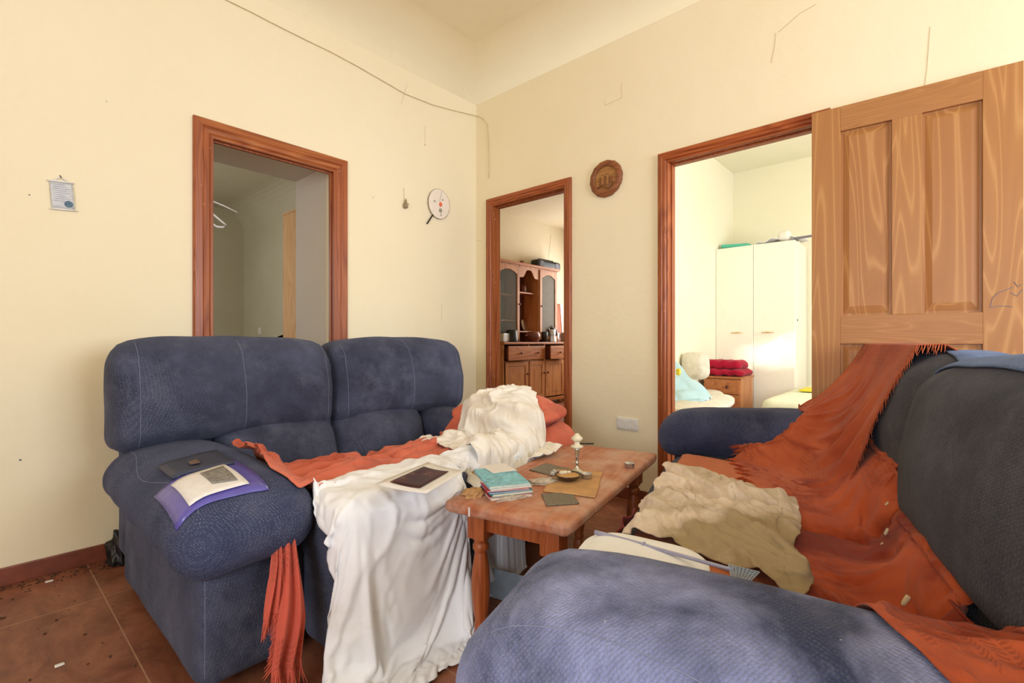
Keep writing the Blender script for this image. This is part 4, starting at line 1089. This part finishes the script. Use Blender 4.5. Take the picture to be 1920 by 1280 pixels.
for a, b, out in ((.045, .545, .055), (.565, .915, .004), (.950, 1.40, .095)):
    d = bpy.data.objects.new('drawer', None); COL.objects.link(d); d.parent = h; d.location = (0, -out, 0)
    bm = bmesh.new(); bx(bm, a, b, 0, .018, .705, .905, .004); obj('drawer_front', bm, 'hutch_top', d)
    if out > .02:
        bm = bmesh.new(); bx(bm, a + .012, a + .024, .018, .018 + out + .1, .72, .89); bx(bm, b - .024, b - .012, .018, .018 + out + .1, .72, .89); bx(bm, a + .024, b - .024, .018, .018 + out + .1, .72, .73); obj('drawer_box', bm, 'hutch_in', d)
    knob(d, (a + b) / 2, 0, .805)
def panel_door(a, b, z0, z1, kx, par=h, y=.0):
    bm = bmesh.new(); w = .06
    bx(bm, a, a + w, y, y + .02, z0, z1, .002); bx(bm, b - w, b, y, y + .02, z0, z1, .002); bx(bm, a + w, b - w, y, y + .02, z0, z0 + w, .002); bx(bm, a + w, b - w, y, y + .02, z1 - w, z1, .002)
    d = obj('door', bm, 'hutch', par)
    bm = bmesh.new(); bx(bm, a + w + .003, b - w - .003, y + .008, y + .016, z0 + w + .003, z1 - w - .003, .004); obj('door_panel', bm, 'hutch', d)
    knob(d, kx, y, .50)
panel_door(.045, .53, .13, .68, .50); panel_door(.565, .915, .13, .68, .885); panel_door(.95, 1.43, .13, .68, .98)
for x in (.06, X1 - .06): obj('foot', lathe([(.02, 0), (.035, .02), (.038, .04), (.03, .06)], 16, None, Matrix.Translation((x, .06, 0))), 'hutch', h, True)
# upper part, set back on the worktop
Y = .17; HT = 2.13
bm = bmesh.new()
for x in (.0, .515, .975, 1.44): bx(bm, x, x + .02, Y, Y + .30, .962, HT - .03, .001)
bx(bm, .0, 1.46, Y + .30, Y + .31, .962, HT - .03); bx(bm, 0, 1.46, Y, Y + .31, HT - .05, HT - .02)
obj('upper_carcass', bm, 'hutch', h)
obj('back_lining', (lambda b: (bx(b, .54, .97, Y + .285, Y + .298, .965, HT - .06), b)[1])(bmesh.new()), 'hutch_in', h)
box('cornice', -.03, 1.50, Y - .035, Y + .32, HT - .025, HT + .01, 'hutch_top', h, .006)
for z in (1.71, 1.12):
    box('shelf', .535, .975, Y + .06, Y + .29, z - .009, z + .009, 'hutch_top', h); 
for z in (1.66, 1.28):
    box('shelf', .02, .515, Y + .08, Y + .29, z - .008, z + .008, 'hutch_top', h); box('shelf', .995, 1.44, Y + .08, Y + .29, z - .008, z + .008, 'hutch_top', h)
def arch(name, x0, x1, zt, zs, rise, par, mat='hutch', y=Y - .002, th=.02, scallop=False):
    bm = bmesh.new(); n = 24; top, bot = [], []
    for i in range(n + 1):
        u = i / n; x = lerp(x0, x1, u)
        z = zs + rise * math.sin(u * math.pi) if not scallop else zs + rise * (math.exp(-((u - .5) / .24) ** 4)) + .02 * math.exp(-((u - .1) / .1) ** 2) * 0
        top.append((x, zt)); bot.append((x, z))
    for i in range(n):
        q = [top[i], top[i + 1], bot[i + 1], bot[i]]; f = [bm.verts.new((a, y, b)) for a, b in q]; g = [bm.verts.new((a, y + th, b)) for a, b in q]
        bm.faces.new(f); bm.faces.new(g[::-1]); bm.faces.new((f[3], f[2], g[2], g[3])); bm.faces.new((f[0], f[1], g[1], g[0]))
    return obj(name, bm, mat, par)
arch('arched_valance', .535, .975, HT - .03, 1.93, .12, h, scallop=True)
def glass_door(a, b, kx, gm):
    w = .05; z0, z1 = 1.0, HT - .05; bm = bmesh.new()
    bx(bm, a, a + w, Y - .02, Y - .002, z0, z1, .002); bx(bm, b - w, b, Y - .02, Y - .002, z0, z1, .002); bx(bm, a + w, b - w, Y - .02, Y - .002, z0, z0 + .06, .002)
    d = obj('glazed_door', bm, 'hutch', h); arch('door_arch', a + w, b - w, z1, z1 - .12, .06, d, y=Y - .02, th=.018)
    bm = bmesh.new(); bx(bm, a + w - .005, b - w + .005, Y - .008, Y - .005, z0 + .05, z1 - .03); obj('pane', bm, gm, d)
    knob(d, kx, Y - .02, 1.52)
glass_door(.02, .512, .488, 'glass'); glass_door(.998, 1.44, 1.022, 'mesh_glass')
bm = bmesh.new(); bx(bm, 0.03, .5, Y + .282, Y + .296, .97, HT - .06); obj('back_lining', bm, 'paper_grey', h)
def K(px, py, y): p = onY(px, py, y); return p
def K7(cx, cy, y): return onY(930 + cx / 4.127, 470 + cy / 4.129, y)
# things on the dresser
p = K7(392, 128, 4.86); t = thing('radio', (p[0] - .02, 4.86, HT + .0105), 'black portable radio with raised aerial on top of the dresser', 'radio')
obj('body', rboxbm(.62, .16, .145, (.03, .04, .04), 10, lump=0, c=(0, 0, .0735)), 'black', t, True)
for sx in (-.2, .2): obj('speaker_grille', lathe([(.0, .003), (.05, .003), (.055, 0)], 20, None, Matrix.Translation((sx, -.081, .07)) @ Matrix.Rotation(R(90), 4, 'X')), 'ink', t)
obj('handle', tube([(-.2, 0, .145), (-.19, 0, .165), (.19, 0, .165), (.2, 0, .145)], .007, 6), 'black', t, True)
obj('aerial', tube([(.12, .05, .14), (.20, .05, .62)], .003, 5), 'silver', t)
p = K7(200, 96, 4.86); t = lump('figurine', 977, 488, .045, .035, .07, 'terracotta_jug', 'small brown figurine on top of the dresser', 'figurine', HT, 31); t.location = (p[0], 4.86, HT + .02)
def pot(name, cx, cy, y, z, prof, mat, label, cat, extra=None):
    p = K7(cx, cy, y); t = thing(name, (p[0], y, z), label, cat)
    o = obj('body', lathe(prof, 24), mat, t, True)
    if extra: extra(t)
    return t
WT = .9625
pot('mug', 212, 280, 4.85, 1.7195, [(0, 0), (.035, 0), (.05, .03), (.045, .09), (.04, .12), (.038, .12), (.04, .03), (0, .01)], 'terracotta_jug', 'clay mug on the upper middle shelf of the dresser', 'mug')
pot('plate', 205, 560, 4.93, 1.1295, [(0, 0), (.08, .0), (.09, .02), (.088, .022), (0, .008)], 'white_plastic', 'white dish standing on the lower middle shelf of the dresser', 'plate').rotation_euler = (R(78), 0, R(30))
bpy.data.objects['plate'].location.z += .095
pot('cooking_pot', 288, 672, 4.62, WT, [(0, 0), (.07, 0), (.105, .05), (.11, .10), (.09, .155), (.085, .155), (.10, .09), (.06, .01), (0, .01)], 'terracotta_jug', 'brown glazed clay pot on the dresser worktop', 'pot', lambda t: obj('handle', tube([(-.10, 0, .09), (-.17, 0, .10), (-.19, 0, .09)], .014, 8), 'terracotta_jug', t, True))
def moka_extra(t):
    obj('lid', lathe([(.062, .20), (.05, .225), (.01, .235), (.008, .25), (.014, .262), (0, .265)], 8, wob=0), 'black', t, True)
    obj('handle', tube([(.06, 0, .20), (.12, 0, .20), (.125, 0, .10)], .009, 6), 'black', t, True); obj('spout', tube([(-.05, 0, .17), (-.085, 0, .215)], .014, 6), 'alu', t, True)
pot('coffee_maker', 432, 640, 4.66, WT, [(0, 0), (.075, 0), (.075, .01), (.055, .10), (.058, .11), (.066, .20), (0, .20)], 'alu', 'silver stovetop coffee maker on the right of the dresser worktop', 'coffee maker', moka_extra)
pot('coffee_maker', 470, 660, 4.70, WT, [(0, 0), (.05, 0), (.038, .07), (.045, .14), (.01, .15), (0, .16)], 'alu', 'smaller metal coffee maker behind the big one on the dresser', 'coffee maker', lambda t: obj('handle', tube([(.04, 0, .13), (.08, 0, .13), (.085, 0, .07)], .007, 6), 'black', t, True))
pot('speaker', 122, 668, 4.58, WT, [(0, 0), (.085, 0), (.088, .02), (.078, .16), (.06, .175), (0, .175)], 'black', 'black rounded speaker on the left of the dresser worktop', 'speaker')
pot('canister', 374, 668, 4.66, WT, [(0, 0), (.055, 0), (.056, .15), (.05, .16), (0, .16)], 'black', 'black canister beside the silver coffee maker', 'canister')
p = K7(75, 650, 4.60); o = box('tray', -.10, .06, -.05, .05, 0, .12, 'alu', None, .01); o.location = (p[0], 4.60, WT); tag(o, 'grey metal box at the left edge of the dresser worktop', 'box')
for k, (x, w) in enumerate(((5.12, .035), (5.18, .02))):
    o = box('plate_rack', -w / 2, w / 2, -.01, .01, 0, .9, ('dark_wood', 'paper')[k], None, .003); o.location = (x, 4.86, .98); o.name = 'hanging_strap'; tag(o, ('dark strap hanging behind the left glazed dresser door', 'white strap hanging behind the left glazed dresser door')[k], 'strap')
# right of the dresser
o = box('wooden_board', 0, .38, 0, .02, 0, .66, 'casing', None, .02); o.location = (6.48, 4.93, .965); o.rotation_euler = (R(-5), 0, 0); tag(o, 'orange wooden board standing right of the dresser', 'board')
o = box('side_table', 0, .62, 0, .44, .88, .96, 'hutch_top', None, .004); o.location = (6.42, 4.54, 0); bm = bmesh.new()
tag(o, 'pine side table right of the dresser', 'side table')
for x in (.03, .59):
    for y in (.03, .41): bx(bm, x - .02, x + .02, y - .02, y + .02, 0, .88)
obj('legs', bm, 'hutch', o)
bm = bmesh.new()
for k in range(7): bx(bm, 0, .26, 0, .2, .06 + .11 * k, .075 + .11 * k)
for x in (0, .245): bx(bm, x, x + .015, 0, .015, 0, .80); bx(bm, x, x + .015, .185, .2, 0, .80)
o = obj('wire_rack', bm, 'paper_grey'); o.location = (6.50, 4.60, 0); tag(o, 'grey slatted rack under the side table in the kitchen', 'rack')
o = obj('basket', rboxbm(.3, .2, .16, .02, 6, c=(0, 0, .08)), 'paper_grey'); o.location = (6.72, 4.68, .961); tag(o, 'grey woven basket on the side table in the kitchen', 'basket')
P = [[(6.86 + .1 * i / 8 + .01 * math.sin(i), 5.005, 1.62 - .6 * j / 10) for j in range(11)] for i in range(9)]
o = obj('towel', grid_bm(P), 'sheet', None, True); finish_cloth(o, .006); tag(o, 'white towel hanging right of the orange board in the kitchen', 'towel')

# ------------------------------------------------------------------ bedroom things
w = thing('wardrobe', (5.55, 1.119, 0), 'white two-door wardrobe with brass handles seen through the right doorway', 'wardrobe')
box('carcass', .022, .56, 0, .775, 0, 2.0, 'white', w, .002)
for a, b, hx in ((0, .386, .245), (.389, .775, .55)):
    d = box('door', 0, .02, a, b, .06, 1.998, 'white', w, .003)
    obj('handle', tube([(-.022, hx - .06, 1.063), (-.03, hx, 1.066), (-.022, hx + .06, 1.063)], .006, 8, None, [.5, 1, .5]), 'brass', d, True)
box('plinth', .03, .05, 0, .775, 0, .06, 'white', w)
obj('lock', lathe([(0, 0), (.012, 0), (.012, .004), (0, .004)], 10, None, Matrix.Translation((.12, 0, 1.19)) @ Matrix.Rotation(R(90), 4, 'X')), 'black', w)
o = obj('tray', rboxbm(.28, .30, .05, (.02, .02, .02), 8), 'mint'); o.location = (5.75, 1.715, 2.026); o.rotation_euler = (R(4), 0, 0); tag(o, 'mint green plastic box on top of the white wardrobe', 'box')
P = [[(5.60 + .25 * j / 14, 1.50 - .46 * i / 20, 2.004 + .05 * max(0, math.sin(i / 20 * 3.1)) * (.6 + .4 * math.sin(j * .9 + i)) + .012 * math.sin(i * 1.3 + j)) for j in range(15)] for i in range(21)]
o = obj('plastic_bag', grid_bm(P), 'sheet', None, True); finish_cloth(o, .004); o.location.z = .012; tag(o, 'crumpled white bag lying on top of the wardrobe', 'bag')
o = obj('white_bag_knot', rboxbm(.10, .12, .11, .04, 8, lump=.015, seed=4), 'white_plastic', None, True); o.name = 'plastic_bag'; o.location = (5.66, 1.24, 2.075); tag(o, 'small bunched white bag at the right on the wardrobe top', 'bag')
o = obj('rolled_paper', tube([(5.60, 1.14, 2.02), (5.60, .96, 2.025)], .012, 8), 'ink'); tag(o, 'grey rolled paper sticking out over the wardrobe top', 'roll')
# bedside cabinet with folded red towels
n = thing('bedside_cabinet', (5.02, 1.48, 0), 'small pine bedside cabinet under red towels in the bedroom', 'cabinet')
box('carcass', .012, .42, 0, .36, 0, .60, 'hutch', n, .003); box('cabinet_top', -.01, .43, -.012, .372, .60, .622, 'hutch_top', n, .004)
d = box('drawer', -.008, .012, .01, .35, .45, .59, 'hutch_top', n, .003)
obj('knob', lathe([(.006, 0), (.016, .012), (.012, .022), (0, .023)], 12, None, Matrix.Translation((-.008, .12, .52)) @ Matrix.Rotation(R(-90), 4, 'Y')), 'dark_wood', d, True)
box('drawer', -.008, .012, .01, .35, .25, .44, 'hutch_top', n, .003)
for k, (z, sx, sy, hgt, lb) in enumerate(((.6225, .40, .40, .065, 'dark red folded towel lying lowest on the bedside cabinet'), (.690, .34, .37, .085, 'dark red rolled towel on top of the folded one'))):
    o = obj('folded_towel', rboxbm(sx, sy, hgt, (.04, .05, hgt * .42), 18, seed=k, lump=.012, fn=lambda q: q + Vector((0, 0, .007 * math.sin(q.y * 60 + q.x * 20)))), 'red_towel', None, True)
    o.location = (5.20, 1.66 + .015 * k, z + hgt / 2 + .004); tag(o, lb, 'towel')
# ironing board, blue bedding and pillow close to the doorway
def oval(name, cx, cy, z, L, W, rz, mat, label, cat):
    t = thing(name, (cx, cy, 0), label, cat, rz)
    bm = bmesh.new(); ring = []
    for i in range(48):
        a = 2 * math.pi * i / 48; r = 1 - .25 * max(0, math.cos(a)); ring.append((L / 2 * math.copysign(abs(math.cos(a)) ** .7, math.cos(a)), W / 2 * math.copysign(abs(math.sin(a)) ** .9, math.sin(a)) * r))
    A = [bm.verts.new((x, y, z - .03)) for x, y in ring]; B = [bm.verts.new((x, y, z - .006)) for x, y in ring]; C2 = [bm.verts.new((x * .97, y * .96, z)) for x, y in ring]
    for P0, P1_ in ((A, B), (B, C2)):
        for i in range(48): bm.faces.new((P0[i], P0[(i + 1) % 48], P1_[(i + 1) % 48], P1_[i]))
    bm.faces.new(C2); bm.faces.new(A[::-1]); obj('padded_top', bm, mat, t, True)
    for s in (-1, 1): obj('leg', tube([(-.3 * s * L, -.1, .0), (.3 * s * L, .0, z - .03)], .012, 8), 'white_plastic', t, True)
    return t
oval('ironing_board', 3.65, 1.32, .53, 1.15, .36, R(8), 'floral', 'ironing board with pale floral cover just inside the right doorway', 'ironing board')
cx, cy = T(1300, 752, .46)
oval('ironing_board', 4.35, 1.62, .50, 1.0, .36, R(10), 'floral', 'second pale floral padded board farther back beside the bedside cabinet', 'ironing board')
BA = [onX(1262, 676, 3.95), onX(1334, 742, 3.80), onX(1318, 757, 3.55), onX(1250, 757, 3.50)]
P = [[tuple(a + (.03 * noise.noise(Vector((i * .12, j * .12, 1))) if k == 0 else .016 * math.sin(i * .35 + j * .5) * (k == 2)) for k, a in enumerate(quad_pt([Vector(q) for q in BA], i / 29, j / 29))) for j in range(30)] for i in range(30)]
o = obj('blue_bedding', grid_bm(P), 'lightblue', None, True); finish_cloth(o, .012); tag(o, 'light blue bedding slumped on the floral board in the right doorway', 'bedding')
o = obj('pillow', rboxbm(.12, .26, .26, (.05, .08, .08), 14, (.02, 0, 0)), 'floral', None, True); p = onX(1285, 690, 4.6); o.location = (4.60, 1.76, .74); tag(o, 'pale floral pillow behind the blue bedding', 'pillow')
o = obj('yellow_print', rboxbm(.03, .03, .05, .008, 4), 'yellow', None, True); p = onX(1272, 697, 3.5); o.location = (3.50, p[1], p[2]); o.name = 'yellow_tag'; tag(o, 'tiny yellow tag on the light blue bedding', 'tag')
b = thing('bed', (4.0, .1, 0), 'bed with pale green spread at the right of the bedroom view', 'bed')
obj('mattress', rboxbm(1.7, 1.0, .22, (.08, .08, .07), 16, (0, 0, .01), c=(.86, .45, .43)), 'bed', b, True); box('bed_base', .03, 1.69, .0, .9, .10, .33, 'white', b, .01)
for x in (.08, 1.62):
    for y in (.06, .84): obj('leg', lathe([(.02, 0), (.025, .1)], 10, None, Matrix.Translation((x, y, 0))), 'white', b)
o = obj('yellow_cloth', rboxbm(.30, .2, .02, .008, 8, lump=.006), 'yellow', None, True); o.location = (4.75, .80, .562); tag(o, 'yellow cloth scrap on the pale green bed', 'cloth')
